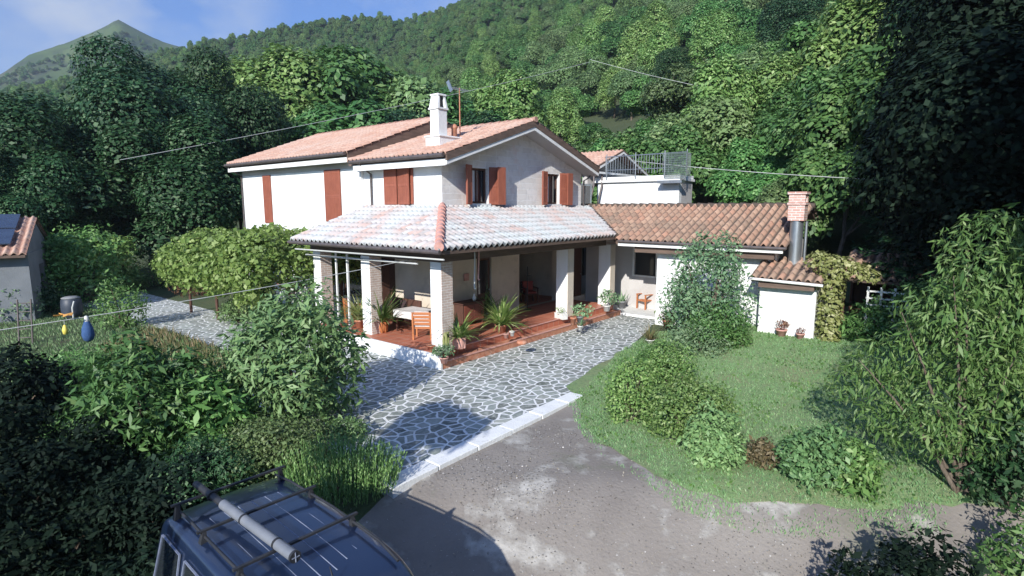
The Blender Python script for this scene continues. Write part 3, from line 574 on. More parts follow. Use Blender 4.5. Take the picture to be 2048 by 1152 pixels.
# ---- main chimney
ch = MB(); ch.box(3.18, 4.50, 3.28, 3.98, 6.2, 6.92).box(3.14, 4.54, 3.24, 4.02, 6.921, 6.98)
CHM = ch.build('chimney', M['white'], HO, bevel=.015)
MB().box(3.26, 3.68, 3.40, 3.82, 6.982, 7.86).build('stack', M['white'], CHM, bevel=.012)
t = MB(); t.box(3.22, 3.72, 3.36, 3.86, 7.862, 7.92)
t.hexa([(3.24, 3.38, 7.922), (3.33, 3.38, 7.922), (3.33, 3.84, 7.922), (3.24, 3.84, 7.922)], [(3.31, 3.43, 8.32), (3.38, 3.43, 8.32), (3.38, 3.79, 8.32), (3.31, 3.79, 8.32)])
t.hexa([(3.61, 3.38, 7.922), (3.70, 3.38, 7.922), (3.70, 3.84, 7.922), (3.61, 3.84, 7.922)], [(3.56, 3.43, 8.32), (3.63, 3.43, 8.32), (3.63, 3.79, 8.32), (3.56, 3.79, 8.32)])
t.box(3.28, 3.66, 3.40, 3.82, 8.322, 8.38); t.build('chimney_cap', M['white'], CHM)
MB().box(3.36, 3.58, 3.50, 3.72, 7.93, 8.30).build('flue', M['black'], CHM)
MB().lathe([(.0, 0), (.10, 0), (.10, .32), (.13, .34), (.13, .40), (.05, .48), (0, .48)], 10, (4.22, 3.6, 6.985)).build('vent_pipe', M['terra'], CHM)

# ---- porch roof: two hipped pitches meeting over the corner
PE, PTZ, EO = 3.44, 4.56, -.45; slope = (PTZ - PE) / (WX - EO); Lp = math.hypot(WX - EO, PTZ - PE); kk = Lp / (WX - EO)
PR = 9.0
# L pitch: eave along +y at x = EO, far end at y = 6.9
tiles('porch_roof', M['tile_pale'], HO, (EO, 6.95, PE), (0, -1, 0), (WX - EO, 0, PTZ - PE), 6.95 - EO, lambda u: min(Lp, max(0.0, (6.95 - EO - u) * kk)))
tiles('porch_roof', M['tile_pale'], HO, (EO, EO, PE), (1, 0, 0), (0, WY - EO, PTZ - PE), 12.7 - EO, lambda u: min(Lp, u * kk), v0=lambda u: max(0.0, (u - (PR - EO)) * kk))
ridge_tiles('hip_tile_row', M['pink'], (EO + .02, EO + .02, PE + .07), (WX, WY, PTZ + .06), .13)
ridge_tiles('valley_tile_row', M['tile_old'], (PR, EO, PE + .02), (PR + 3.2, WY, PTZ + .03), .09)
dk = MB(); e = .05
slab_between(dk, [(EO + e, EO + e, PE - .07), (WX, WY, PTZ - .07), (WX, 6.9, PTZ - .07), (EO + e, 6.9, PE - .07)], .10)
slab_between(dk, [(EO + e, EO + e, PE - .07), (PR, EO + e, PE - .07), (PR + 3.2, WY, PTZ - .07), (WX, WY, PTZ - .07)], .10); dk.build('porch_ceiling', M['soffit'], HO)
bmn = MB(); bmn.box(.28, .62, .62, 6.9, 2.98, 3.22).box(.28, 9.5, .28, .62, 2.98, 3.22)
for y in (1.8, 3.0, 4.2, 5.4, 6.6): bmn.box(-.3, .278, y, y + .1, 3.22, 3.32)
bmn.build('porch_beam', M['soffit'], HO)
gutter((EO - .07, EO - .1, PE - .09), (EO - .07, 6.9, PE - .11), .06)
gutter((EO + .15, EO - .02, PE - .30), (EO + .05, 6.7, PE - .34), .025, 'rail_pipe', m='cable')
gutter((-.02, .9, 2.93), (.1, 6.9, 2.86), .03, 'rail_pipe', m='cable')
# ---- columns: white render on the long side, brick on the front
def column(x, y, w=.44, d=.44, z1=2.98, face='brick'):
    c = MB().box(x, x + w, y, y + d, FL, z1).build('column', M['white'], HO, bevel=.01)
    if face: MB().box(x + .012, x + w + .002, y - .022, y - .001, FL + .002, z1 - .01).build('brick_face', M[face], c)
    return c
column(.34, .34); column(.34, 3.62); column(.34, 6.42)
column(6.80, .36, .40, .50, face='beige'); column(10.0, .36, .40, .55, face='beige')
# ---- floor, white plinth, brick edged step
fl = MB(); fl.box(0.012, 10.36, .36, WY + .1, .02, FL); fl.box(.012, WX + .1, WY + .1, 6.9, .02, FL); fl.build('porch_floor', M['floor'], HO)
MB().box(0, 10.36, 0.0, .358, .0, .20).build('porch_step', M['terra'], HO, bevel=.01)
MB().box(0.004, 10.36, -.02, .06, .201, .225).box(.004, 10.36, .33, .40, FL + .001, FL + .02).build('step_edging', M['pink'], HO)
MB().box(-.07, .011, -.02, 6.9, 0, FL + .015).build('plinth', M['white'], HO, bevel=.01)
# ---- doors and windows under the porch
def door(name, m, x0, x1, y, z0, z1, panes=True):
    d = MB().box(x0, x1, y, y + .05, z0, z1).build(name, M[m], HO)
    if panes: MB().box(x0 + .12, x1 - .12, y - .01, y - .001, z0 + .9, z1 - .15).build('pane', M['glass'], d)
    MB().box(x1 - .1, x1 - .04, y - .05, y - .001, z0 + 1.0, z0 + 1.04).build('handle', M['metal'], d)
    return d
door('door', 'darkwood', 4.47, 5.23, WY + .08, FL, 2.7)
door('door', 'darkwood', 10.92, 11.7, WY + .06, FL, 2.98, panes=False); door('door', 'metal', 11.76, 12.58, WY + .14, FL, 2.98)
MB().box(WX + .06, WX + .1, 5.37, 6.18, FL, 2.73).build('door', M['darkwood'], HO)
pf = MB(); pf.box(WX + .05, WX + .11, 7.1, 7.2, FL + .5, 2.9).box(WX + .05, WX + .11, 8.6, 8.7, FL + .5, 2.9).box(WX + .05, WX + .11, 10.1, 10.2, FL + .5, 2.9).box(WX + .05, WX + .11, 7.2, 10.1, 2.8, 2.9)
wf = pf.build('porch_window', M['darkwood'], HO); MB().box(WX + .08, WX + .085, 7.2, 10.1, FL + .5, 2.8).build('pane', M['glass'], wf)
MB().box(.40, .46, 4.9, 4.96, FL, 2.98).box(.40, .45, 5.55, 5.60, FL, 2.98).build('awning_post', M['white2'], HO)
# wall between house corner and the wing recess
# ---- right wing: long low wing running towards the lawn
WNX, WNE, WNZ = 8.95, 3.27, 4.58
RTOP = 12.5
def wing_v0(u): return 0.0
wl_ = math.hypot(RTOP - WNX, WNZ - WNE)
yA = EO + 0.0
# eave runs from the valley (y = EO) to y = -6.6 ; above the porch roof it is clipped by the valley
tiles('old_wing_roof', M['tile_old'], HO, (WNX, WY + .3, WNE), (0, -1, 0), (RTOP - WNX, 0, WNZ - WNE), WY + .3 + 6.6, lambda u: wl_, v0=lambda u: max(0.0, ((WY + .3 - u) - EO)) * wl_ / (RTOP - WNX), pitch=.28, amp=.085, nseg=10)
tiles('old_wing_roof', M['tile_old'], HO, (RTOP + 1.0, -6.6, WNZ - .37), (0, 1, 0), (-1.0, 0, .37), WY + .3 + 6.6, lambda u: 1.066, pitch=.28, amp=.08)
ridge_tiles('ridge_tile_row', M['tile_old'], (RTOP, WY + .2, WNZ + .03), (RTOP, -6.62, WNZ + .03), .12)
dk = MB(); slab_between(dk, [(WNX + .05, -6.5, WNE - .07), (WNX + .05, EO, WNE - .07), (RTOP, WY, WNZ - .07), (RTOP, -6.5, WNZ - .07)], .12)
slab_between(dk, [(RTOP, -6.5, WNZ - .07), (RTOP, WY, WNZ - .07), (RTOP + .95, WY, WNZ - .43), (RTOP + .95, -6.5, WNZ - .43)], .12); dk.build('old_wing_deck', M['soffit'], HO)
MB().box(WNX - .04, WNX + .01, -6.5, EO - .12, WNE - .24, WNE - .13).build('eaves_board', M['white2'], HO)
gutter((WNX - .09, -6.6, WNE - .08), (WNX - .09, EO - .15, WNE - .06), .055)
wall('old_wing_wall', M['white'], 'x', 9.5, .3, -6.2, -1.95, -.2, 3.05)
wall('recess_wall', M['grey_render'], 'x', 12.0, .25, -2.0, 2.75, -.1, 3.6, holes=[(-.75, .25, 1.55, 2.75)])
wall('recess_side_wall', M['grey_render'], 'y', -2.25, .28, 9.81, 12.0, -.1, 3.3)
wall('old_wing_end_wall', M['grey_render'], 'y', -6.2, .3, 9.81, 13.2, -.2, 3.3)
w_ = MB().box(12.08, 12.14, -.75, .25, 1.55, 2.75).build('recess_window', M['glass'], HO)
MB().box(11.97, 12.07, -.84, -.752, 1.48, 2.82).box(11.97, 12.07, .252, .34, 1.48, 2.82).box(11.97, 12.07, -.75, .25, 1.48, 1.549).box(11.97, 12.07, -.75, .25, 2.751, 2.82).build('frame', M['white2'], w_)
MB().box(10.37, 12.0, -1.95, WY, .0, .10).build('recess_floor', M['kerb'], HO)
# fascia beam over the lit wall
MB().box(9.08, 9.2, -6.2, -1.2, 2.80, 3.04).build('wing_beam', M['soffit'], HO)

# ------------------------------------------------------------------ buildings behind and beside
def local_thing(name, x, y, z, label, cat, group=None, rz=0.0):
    p = l2w(x, y, z); return empty(name, p, TH + rz, label, cat, group)
RB = local_thing('terrace_building', 0, 0, 0, 'white block behind the low wing with a railed roof terrace and a small gable', 'building')
wall('wall', M['white'], 'x', 15.0, .3, -.40, 4.0, 0, 5.75, parent=RB); wall('wall', M['grey_render'], 'y', -.40, .3, 15.301, 16.6, 0, 5.75, parent=RB)
MB().box(14.85, 16.7, -.48, 4.2, 5.752, 5.86).build('terrace_slab', M['white2'], RB)
MB().box(14.4, 14.849, -.75, .45, 5.62, 5.75).build('balcony', M['metal'], RB)
MB().box(14.95, 16.6, -.44, 4.2, 5.861, 6.02).build('parapet', M['white'], RB)
rl = MB()
for i in range(31): y = -.74 + i * .14; rl.tube([(14.85, y, 6.15), (14.85, y, 7.0)], .014, 5)
rl.tube([(14.85, -.78, 7.02), (14.85, 3.5, 7.02)], .025, 6).tube([(14.85, -.78, 6.35), (14.85, 3.5, 6.35)], .02, 6)
for i in range(4): rl.tube([(14.85 + i * .14, -.78, 6.0), (14.85 + i * .14, -.78, 7.0)], .014, 5)
for y in (-.78, .3, 1.8, 3.4): rl.tube([(14.85, y, 5.9), (14.85, y, 7.15)], .03, 6)
rl.build('railing', M['metal'], RB)
sp = MB(); [sp.box(14.79, 14.80, -.8 + i * .045, -.785 + i * .045, 5.85, 7.05) for i in range(24)]; [sp.box(14.775, 14.788, -.8, .25, 5.85 + i * .1, 5.87 + i * .1) for i in range(12)]; sp.build('screen_panel', mat('mesh_screen', (0.085, 0.12, 0.115), (0.12, 0.16, 0.15), 20, 0.6), RB)
wall('upper_room_wall', M['grey_render'], 'y', 4.3, .3, 14.5, 19.3, 5.6, 6.45, parent=RB)
roof = roof_side('upper_room_roof', M['tile_red'], 13.9, 6.42, 17.0, 7.55, 3.6, 9.5, RB); roof_side('upper_room_roof', M['tile_red'], 20.1, 6.42, 17.0, 7.55, 3.6, 9.5, RB)
g_ = MB(); g_.add([(14.3, 4.3, 6.4), (19.7, 4.3, 6.4), (17, 4.3, 7.35), (14.3, 4.5, 6.4), (19.7, 4.5, 6.4), (17, 4.5, 7.35)], [(0, 1, 2), (5, 4, 3), (0, 3, 4, 1), (1, 4, 5, 2), (2, 5, 3, 0)]).build('upper_room_gable', M['grey_render'], RB)
t_ = MB(); barge(t_, (13.9, 6.42), (17, 7.55), 3.58, .10, .20); barge(t_, (17, 7.55), (20.1, 6.42), 3.58, .10, .20); t_.box(14.0, 20.0, 3.62, 3.7, 6.2, 6.3); t_.build('barge_board', M['white2'], RB)
t_ = MB(); barge(t_, (13.9, 6.42), (17, 7.55), 3.6, .0, .10); barge(t_, (17, 7.55), (20.1, 6.42), 3.6, .0, .10); t_.build('verge_board', M['soffit'], RB)
for q in ((14.2, 3.75), (15.0, 3.75)): MB().tube([(q[0], q[1], 6.3), (q[0] - .15, q[1] - .1, 5.6), (q[0] - .3, q[1] + .1, 4.4)], .05, 7).build('downpipe', M['pipe'], RB)

# small shed with tiled lean-to roof at the wing's near end
SH = local_thing('garden_shed', 0, 0, 0, 'small white windowless outbuilding with a short tiled roof beside the ivy column', 'shed')
wall('wall', M['white'], 'x', 8.55, .22, -7.62, -5.98, -.2, 2.18, parent=SH); wall('wall', M['white'], 'y', -5.98 - .2, .2, 8.771, 10.6, -.2, 2.4, parent=SH)
wall('wall', M['white'], 'y', -7.62, .2, 8.771, 10.6, -.2, 2.4, parent=SH)
dvs = Vector((1.6, 0, .52)); tiles('roof', M['tile_old'], SH, (8.22, -5.72, 2.30), (0, -1, 0), dvs, 2.1, lambda u: dvs.length, pitch=.26, amp=.06)
d_ = MB(); slab_between(d_, [(8.28, -7.75, 2.24), (8.28, -5.76, 2.24), (9.8, -5.76, 2.74), (9.8, -7.75, 2.74)], .1); d_.build('roof_deck', M['soffit'], SH)
MB().tube([(8.16, -7.85, 2.18), (8.16, -5.7, 2.24)], .045, 8).build('gutter', M['white2'], SH)
MB().box(8.24, 8.5, -7.6, -6.0, 1.98, 2.12).build('wall_plate', M['soffit'], SH)
CH2 = local_thing('flue_chimney', 9.55, -6.72, 2.3, 'tall metal chimney with red brick head rising beside the small shed roof', 'chimney')
MB().lathe([(.19, 0), (.20, 1.5), (.20, 1.78)], 16).tube([(.22, -.24, .4), (.22, -.24, 1.75)], .05, 8).build('flue', M['metal'], CH2)
b_ = MB().box(-.24, .24, -.24, .24, 1.78, 2.28).box(-.27, .27, -.27, .27, 2.281, 2.36); 
b_.box(-.24, -.1, -.24, .24, 2.361, 2.62).box(.1, .24, -.24, .24, 2.361, 2.62).box(-.28, .28, -.28, .28, 2.621, 2.70); b_.build('chimney_head', M['redbrick'], CH2)
# brown lean-to further right
q = l2w(11.6, -8.8)
LT = local_thing('lean_to', 0, 0, 0, 'low brown tiled lean-to roof half hidden under conifer branches right of the shed', 'shed')
dvs = Vector((2.2, 0, .75)); tiles('roof', M['tile_old'], LT, (10.4, -7.9, 2.25), (0, -1, 0), dvs, 2.6, lambda u: dvs.length, pitch=.26, amp=.05)
d_ = MB(); slab_between(d_, [(10.45, -10.45, 2.18), (10.45, -7.95, 2.18), (12.6, -7.95, 2.91), (12.6, -10.45, 2.91)], .08); d_.build('roof_deck', M['soffit'], LT)
for (a, b) in ((10.6, -8.05), (10.6, -10.3), (12.4, -8.05), (12.4, -10.3)): MB().tube([(a, b, -.2), (a, b, 2.3)], .06, 7).build('post', M['darkwood'], LT)
wall('back_wall', M['darkwood'], 'x', 12.5, .08, -10.4, -8, -.2, 2.6, parent=LT)
# white slatted rack / trellis
TR = local_thing('trellis', 9.6, -9.35, .2, 'white painted lattice trellis standing among leaves right of the shed', 'trellis')
t_ = MB()
for i in range(9): t_.box(-.02, .02, -.55, .55, .05 + i * .21, .10 + i * .21)
for i in range(4): t_.box(-.05, -.021, -.55 + i * .34, -.49 + i * .34, 0, 1.9)
t_.build('lattice', M['white2'], TR)
# far left outbuilding with dark solar panels
OB = empty('outbuilding', (-22.3, 22.9, 0), math.radians(32), 'pale outbuilding at the left edge with solar panels on a tiled roof', 'shed')
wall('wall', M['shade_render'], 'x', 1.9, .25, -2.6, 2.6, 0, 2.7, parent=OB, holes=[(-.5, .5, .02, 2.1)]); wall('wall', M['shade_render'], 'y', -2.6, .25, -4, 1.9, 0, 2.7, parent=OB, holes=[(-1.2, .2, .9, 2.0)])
MB().box(1.95, 2.0, -.5, .5, .02, 2.1).build('door', M['pipe'], OB); MB().box(-1.2, .2, -2.45, -2.4, .9, 2.0).build('window', M['glass'], OB)
roofm = tiles('roof', M['tile_red'], OB, (-4.2, -3.1, 2.75), (1, 0, 0), (0, 3.1, 1.35), 6.4, lambda u: 3.4); tiles('roof', M['tile_red'], OB, (2.2, 3.1, 2.75), (-1, 0, 0), (0, -3.1, 1.35), 6.4, lambda u: 3.4)
d_ = MB(); slab_between(d_, [(-4.1, -3.05, 2.68), (2.15, -3.05, 2.68), (2.15, 0, 4.02), (-4.1, 0, 4.02)], .1); slab_between(d_, [(-4.1, 0, 4.02), (2.15, 0, 4.02), (2.15, 3.05, 2.68), (-4.1, 3.05, 2.68)], .1); d_.build('roof_deck', M['soffit'], OB)
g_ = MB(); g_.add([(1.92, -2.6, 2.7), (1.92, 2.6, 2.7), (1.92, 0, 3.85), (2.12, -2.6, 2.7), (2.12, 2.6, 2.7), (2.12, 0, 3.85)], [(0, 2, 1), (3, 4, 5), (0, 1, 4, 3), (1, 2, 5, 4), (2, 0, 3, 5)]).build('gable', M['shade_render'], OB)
solar = mat('solar_glass', (0.03, 0.045, 0.08), (0.04, 0.06, 0.10), 3, 0.25, spec=.8)
for i in range(3):
    for j in range(2):
        z0 = 2.95 + (0.42 + j * 1.32) * .435; y0 = -3.1 + (.42 + j * 1.32); 
        s_ = MB(); slab_between(s_, [(-3.35 + i * 1.7, y0, z0), (-1.70 + i * 1.7, y0, z0), (-1.70 + i * 1.7, y0 + 1.2, z0 + .52), (-3.35 + i * 1.7, y0 + 1.2, z0 + .52)], .04); s_.build('solar_panel', solar, OB)
# ------------------------------------------------------------------ foliage builders
def unit(a): return a / np.maximum(np.linalg.norm(a, axis=-1, keepdims=True), 1e-9)
def leaf_quads(Pp, N, D, L, W, fold=0.0):
    "rhombic leaves: base Pp, facing N, pointing D"
    D = unit(D - N * np.sum(D * N, axis=1, keepdims=True)); S = np.cross(N, D)
    L = L[:, None]; W = W[:, None]
    return np.stack([Pp, Pp + D * L * .45 + S * W * .5 + N * L * fold, Pp + D * L, Pp + D * L * .45 - S * W * .5 + N * L * fold], axis=1)
def sph(n, r): return unit(r.normal(size=(n, 3)))
def crown_pts(lobes, n, r, low=-0.5, shell=(.72, 1.08)):
    C = np.array([l[:3] for l in lobes]); R = np.array([l[3:6] if len(l) > 4 else (l[3],) * 3 for l in lobes])
    wgt = R.prod(axis=1) ** (2 / 3); idx = r.choice(len(lobes), size=n, p=wgt / wgt.sum())
    u = sph(n, r); flip = (u[:, 2] < low); u[flip, 2] *= -1
    rad = r.uniform(shell[0], shell[1], n) ** 1.0
    Pp = C[idx] + u * R[idx] * rad[:, None]
    keep = np.ones(n, bool)
    for c, q in zip(C, R): keep &= (np.sum(((Pp - c) / q) ** 2, axis=1) > 0.36)
    return Pp[keep], u[keep]
def crown(name, m, lobes, n, size, r, aspect=.6, droop=0.0, jit=.55, parent=None, low=-0.45, shell=(.78, 1.12), up=.35, ground=None):
    Pp, u = crown_pts(lobes, n, r, low, shell); k = len(Pp)
    N = unit(u + r.normal(size=(k, 3)) * jit * .6 + np.array([0, 0, up]))
    D = r.normal(size=(k, 3)) + u * .6 + np.array([0, 0, -droop])
    L = size * np.clip(r.lognormal(-.05, .34, k), .4, 1.9); V = leaf_quads(Pp, N, D, L, L * aspect * r.uniform(.75, 1.25, k))
    if ground is not None: V = V[(V[:, :, 2].min(axis=1) > ground)]
    return quads(name, V, m, parent)
def lobes_for(rx, rz, zc, n, r, flat=1.0, inner=.76, lr=(.24, .44)):
    out = [(0, 0, zc, rx * .62, rx * .62, rz * .62)]
    for i in range(n):
        u = sph(1, r)[0]; u[2] = abs(u[2]) * 1.0 - .35 if r.random() < .7 else u[2]; q = r.uniform(*lr)
        out.append((u[0] * rx * inner, u[1] * rx * inner, zc + u[2] * rz * inner * 1.05, rx * q, rx * q, rz * q * flat))
    return out
def trunk(name, h, r0, lobes, parent, r, m='bark', lean=0.3, limbs=7):
    t = MB(); top = Vector((r.normal() * lean, r.normal() * lean, h)); k = 7
    pts = [Vector((0, 0, -.3)).lerp(top, i / k) + Vector((r.normal(), r.normal(), 0)) * .05 * h / 6 * (i > 0) for i in range(k + 1)]
    t.tube(pts, [r0 * (1.35 if i == 0 else 1) * (1 - .62 * i / k) for i in range(k + 1)], 9)
    for i in range(min(limbs, len(lobes))):
        l = lobes[i]; e = Vector(l[:3]); s = pts[3 + i % 4]
        mid = s.lerp(e, .5) + Vector((r.normal(), r.normal(), .6)) * .18
        t.tube([s, mid, e], [r0 * .42, r0 * .26, r0 * .09], 6)
    return t.build(name, M[m], parent)
def make_tree(name, h, rx, rz, leafm, n, size, seed, loc=(0, 0, 0), nl=20, barkm='bark', **kw):
    r = np.random.default_rng(seed); lb = lobes_for(rx, rz, h - rz, nl, r)
    t = empty(name, loc); trunk('trunk', h - rz * .7, .035 * h * .55, lb[1:], t, r, barkm); crown('crown', M[leafm], lb, n, size, r, parent=t, **kw); return t
def make_conifer(name, h, rb, leafm, n, seed, size=.34):
    r = np.random.default_rng(seed); t = empty(name, (0, 0, 0)); tk = MB().tube([(0, 0, -.3), (0, 0, h * .5), (0, 0, h)], [.03 * h * .6, .018 * h * .6, .01], 8).build('trunk', M['bark'], t)
    Vs = []; nb = int(h * 9)
    for b in range(nb):
        f = (b + r.random()) / nb; z = h * (.08 + .92 * f); Lb = rb * (1 - f) ** .8 + .25; a = r.random() * 2 * PI; m_ = max(6, int(n / nb * (1.6 - 1.2 * f)))
        s = r.random(m_) ** .7; x = s * Lb; dz = -.28 * x + .12 * x * x / max(Lb, .1)
        w = (r.random(m_) - .5) * (.34 * Lb * (1.1 - s) + .12)
        Pp = np.stack([x * math.cos(a) - w * math.sin(a), x * math.sin(a) + w * math.cos(a), z + dz + r.normal(size=m_) * .05], axis=1)
        D = np.stack([np.full(m_, math.cos(a)), np.full(m_, math.sin(a)), np.full(m_, -.35)], axis=1) + r.normal(size=(m_, 3)) * .35
        N = unit(np.array([0, 0, 1.0]) + r.normal(size=(m_, 3)) * .4); L = size * r.uniform(.6, 1.3, m_); Vs.append(leaf_quads(Pp, N, D, L, L * .34))
    quads('crown', np.concatenate(Vs), M[leafm], t); return t

# ------------------------------------------------------------------ the wood behind the house: prototypes placed and copied
protos = {}
def proto(key, fn): protos[key] = [fn, False]
ta = dict(
    a=lambda: make_tree('broadleaf_tree', 10, 4.2, 4.2, 'leaf_mid', 24000, .30, 11),
    b=lambda: make_tree('broadleaf_tree', 11, 3.7, 4.9, 'leaf_light', 22000, .28, 12, nl=22),
    c=lambda: make_tree('broadleaf_tree', 9.5, 4.4, 3.7, 'leaf_olive', 22000, .28, 13, nl=24),
    d=lambda: make_tree('broadleaf_tree', 12, 4.4, 5.4, 'leaf_dark', 52000, .21, 14, nl=22),
    e=lambda: make_tree('broadleaf_tree', 8, 3.4, 3.2, 'leaf_mid', 11000, .30, 15, nl=12),
    f=lambda: make_conifer('conifer_tree', 13, 3.4, 'leaf_dark', 15000, 16),
    g=lambda: make_tree('broadleaf_tree', 14, 6.6, 6.2, 'leaf_dark', 110000, .205, 17, nl=34))
ta['h'] = lambda: make_tree('broadleaf_tree', 14, 6.6, 6.2, 'leaf_painted_shade', 110000, .20, 18, nl=36); ta['i'] = lambda: make_tree('broadleaf_tree', 12, 4.6, 5.4, 'leaf_painted_shade', 60000, .19, 19, nl=24)
hts = dict(h=14, i=12, a=10, b=11, c=9.5, d=12, e=8, f=13, g=14)
made = {}; tr_rng = random.Random(5)
def place(key, x, y, z, s, label, cat='tree', group=None, rz=None, sxy=1.0):
    if key not in made: made[key] = ta[key](); o = made[key]
    else: o = copy_tree(made[key])
    o.location = (x, y, z); s2 = s * sxy; o.scale = (s2, s2, s); o.rotation_euler = (0, 0, tr_rng.uniform(0, 6.28) if rz is None else rz)
    o['label'] = label; o['category'] = cat
    if 'group' in o and not group: del o['group']
    if group: o['group'] = group
    return o
def tree_px(key, px, ytop, dist, label, group=None, sxy=1.0, zadd=0.0):
    d = ray(px, ytop); k = dist / math.hypot(d.x, d.y); x, y = d.x * k, d.y * k; zt = H + d.z * k; zg = hill(x, y) - .2 + zadd
    return place(key, x, y, zg, (zt - zg) / hts[key] / 1.03, label, 'tree', group, sxy=sxy)
# the big dark trees at the left
tree_px('g', 262, 84, 46, 'huge dark green tree left of the house, its top below the cloudy peak', sxy=1.0)
tree_px('g', 405, 96, 47, 'tall dark tree just left of the house roof, its top near the ridge dip', sxy=.78)
tree_px('d', 95, 185, 41, 'dark tree at the left edge behind the outbuilding, lower than the huge one', sxy=1.15)
tree_px('d', 330, 210, 40, 'dark bushy tree low in front of the two tallest dark trees', sxy=1.2)
tree_px('d', 15, 262, 38, 'blue green dark tree cut by the left edge of the view')
tree_px('g', 165, 290, 42, 'broad dark tree directly behind the outbuilding, filling the gap under the huge tree', sxy=1.1)
tree_px('d', -90, 240, 42, 'dark tree beyond the left edge behind the outbuilding')
tree_px('e', 470, 300, 43, 'dark shrubby tree touching the far end wall of the house')
g1 = 'trees between the house roof and the mountain'
for (k, px, yt, dd, lb, sx) in [('a', 648, 62, 64, 'tallest green tree behind the left wing roof, reaching the ridge line', 1.0), ('b', 555, 118, 60, 'rounded green tree behind the far end of the wing roof', 1.05),
        ('a', 745, 118, 66, 'green tree left of the main chimney behind the roof', .95), ('c', 848, 140, 62, 'pale olive tree behind the main chimney', .95), ('d', 790, 200, 52, 'dark green tree low behind the main roof ridge', 1.1),
        ('a', 930, 172, 58, 'dark clumped tree behind the antenna', 1.0), ('b', 1010, 158, 60, 'mid green tree right of the antenna above the gable', 1.0), ('a', 690, 195, 50, 'full green tree whose lower crown meets the wing roof', 1.15),
        ('c', 590, 215, 52, 'low olive tree over the middle of the wing roof', 1.1), ('d', 520, 235, 50, 'dark tree over the left end of the wing roof', 1.1), ('b', 480, 150, 66, 'slim lighter tree between the dark trees and the ridge', .9),
        ('a', 880, 225, 47, 'green tree right behind the main chimney stack', 1.2), ('d', 960, 215, 48, 'dark leafy tree just above the front roof ridge', 1.2)]:
    tree_px(k, px, yt, dd, lb, sxy=sx)
# the wooded slope to the right, in rows
rl_e = 0
labs = {'a': 'mid green broadleaf tree in the wood on the slope behind the farmhouse', 'b': 'light green broadleaf tree in the wood on the slope behind the farmhouse', 'c': 'olive green spreading tree in the wood on the slope behind the farmhouse',
        'd': 'dark green dense tree in the wood on the slope behind the farmhouse', 'e': 'small bushy tree in the wood on the slope behind the farmhouse', 'f': 'dark conifer in the wood on the slope behind the farmhouse'}
pr = random.Random(21)
kinds = {'a': 'mid green tree', 'b': 'light green tree', 'c': 'olive spreading tree', 'd': 'dark dense tree', 'e': 'small bushy tree', 'f': 'dark conifer'}
marks = [(560, 'the left wing roof'), (760, 'the mid wing roof'), (900, 'the main chimney'), (1010, 'the antenna'), (1110, 'the gable peak'), (1200, 'the right gable eave'), (1290, 'the small rear gable'), (1380, 'the terrace railing'), (1470, 'the end of the terrace'), (1560, 'the low wing roof'), (1640, 'the metal chimney'), (9999, 'the ivy column')]
def slope_label(key, px, row): return '%s in the wood\'s %s row above %s' % (kinds[key], row, next(m_ for q_, m_ in marks if px < q_))
row_names = {40: 'lowest', 47: 'second lowest', 58: 'middle', 71: 'second highest', 88: 'highest'}
for (dist, p0, p1, stp) in ((40, 1150, 1480, 105), (47, 1060, 1560, 92), (58, 1040, 1640, 84), (71, 900, 1740, 76), (88, 420, 1780, 66)):
    px = p0
    while px < p1:
        pp = px + pr.uniform(-25, 25); dd = dist * pr.uniform(.93, 1.08); d = ray(pp, 415); k = dd / math.hypot(d.x, d.y); x, y = d.x * k, d.y * k
        key = pr.choices('abcde', (4, 3, 3, 1.3, 2))[0]; s = pr.uniform(.62, .92)
        lx, ly = w2l(x, y)
        if not (-2 < lx < 24 and -3 < ly < 20): place(key, x, y, hill(x, y) - .3, s, slope_label(key, pp, row_names[dist]), 'tree', 'trees of the wood on the slope behind the farmhouse', sxy=pr.uniform(.95, 1.2))
        px += stp * pr.uniform(.85, 1.15)
# the dark right hand wood, close and tall
rl_ = {'h': 'huge blackish tree in the deep shade at the right edge', 'i': 'tall blackish tree in the deep shade at the right edge', 'd': 'tall dark tree in the shaded wood at the right edge', 'f': 'dark conifer in the shaded wood at the right edge', 'g': 'huge dark tree in the shaded wood at the right edge', 'a': 'mid green tree at the lit edge of the right hand wood', 'c': 'olive tree at the lit edge of the right hand wood', 'b': 'light green tree at the lit edge of the right hand wood', 'e': 'small bushy tree low at the lit edge of the right hand wood'}
for (k, px, dist, s) in [('a', 1640, 37, .9), ('a', 1560, 44, .8), ('a', 1765, 33, .95), ('h', 2085, 33, .95), ('f', 1850, 27, .7), ('i', 2010, 27, .95), ('h', 2300, 26, 1.0), ('i', 2080, 22, .8), ('f', 1890, 22, .72),
                         ('b', 1730, 46, 1.2), ('c', 1600, 54, 1.05), ('d', 1880, 40, 1.05), ('i', 2140, 22, 1.0), ('c', 1505, 52, .9), ('a', 1665, 52, 1.15), ('h', 2200, 36, 1.1), ('h', 2040, 44, 1.15), ('a', 1490, 38, .62), ('a', 1540, 36, .5), ('c', 1610, 31, .5), ('e', 1690, 29, .8), ('a', 1450, 42, .6)]:
    d = ray(px, 415); q = dist / math.hypot(d.x, d.y); x, y = d.x * q, d.y * q
    place(k, x, y, hill(x, y) - .3, s, (slope_label(k, px, 'front') if px < 1625 and k in 'acd' else rl_[k]) if k != 'g' or px > 1880 else 'huge dark tree at the left side of the shaded right hand wood', 'tree', 'trees of the right hand wood')
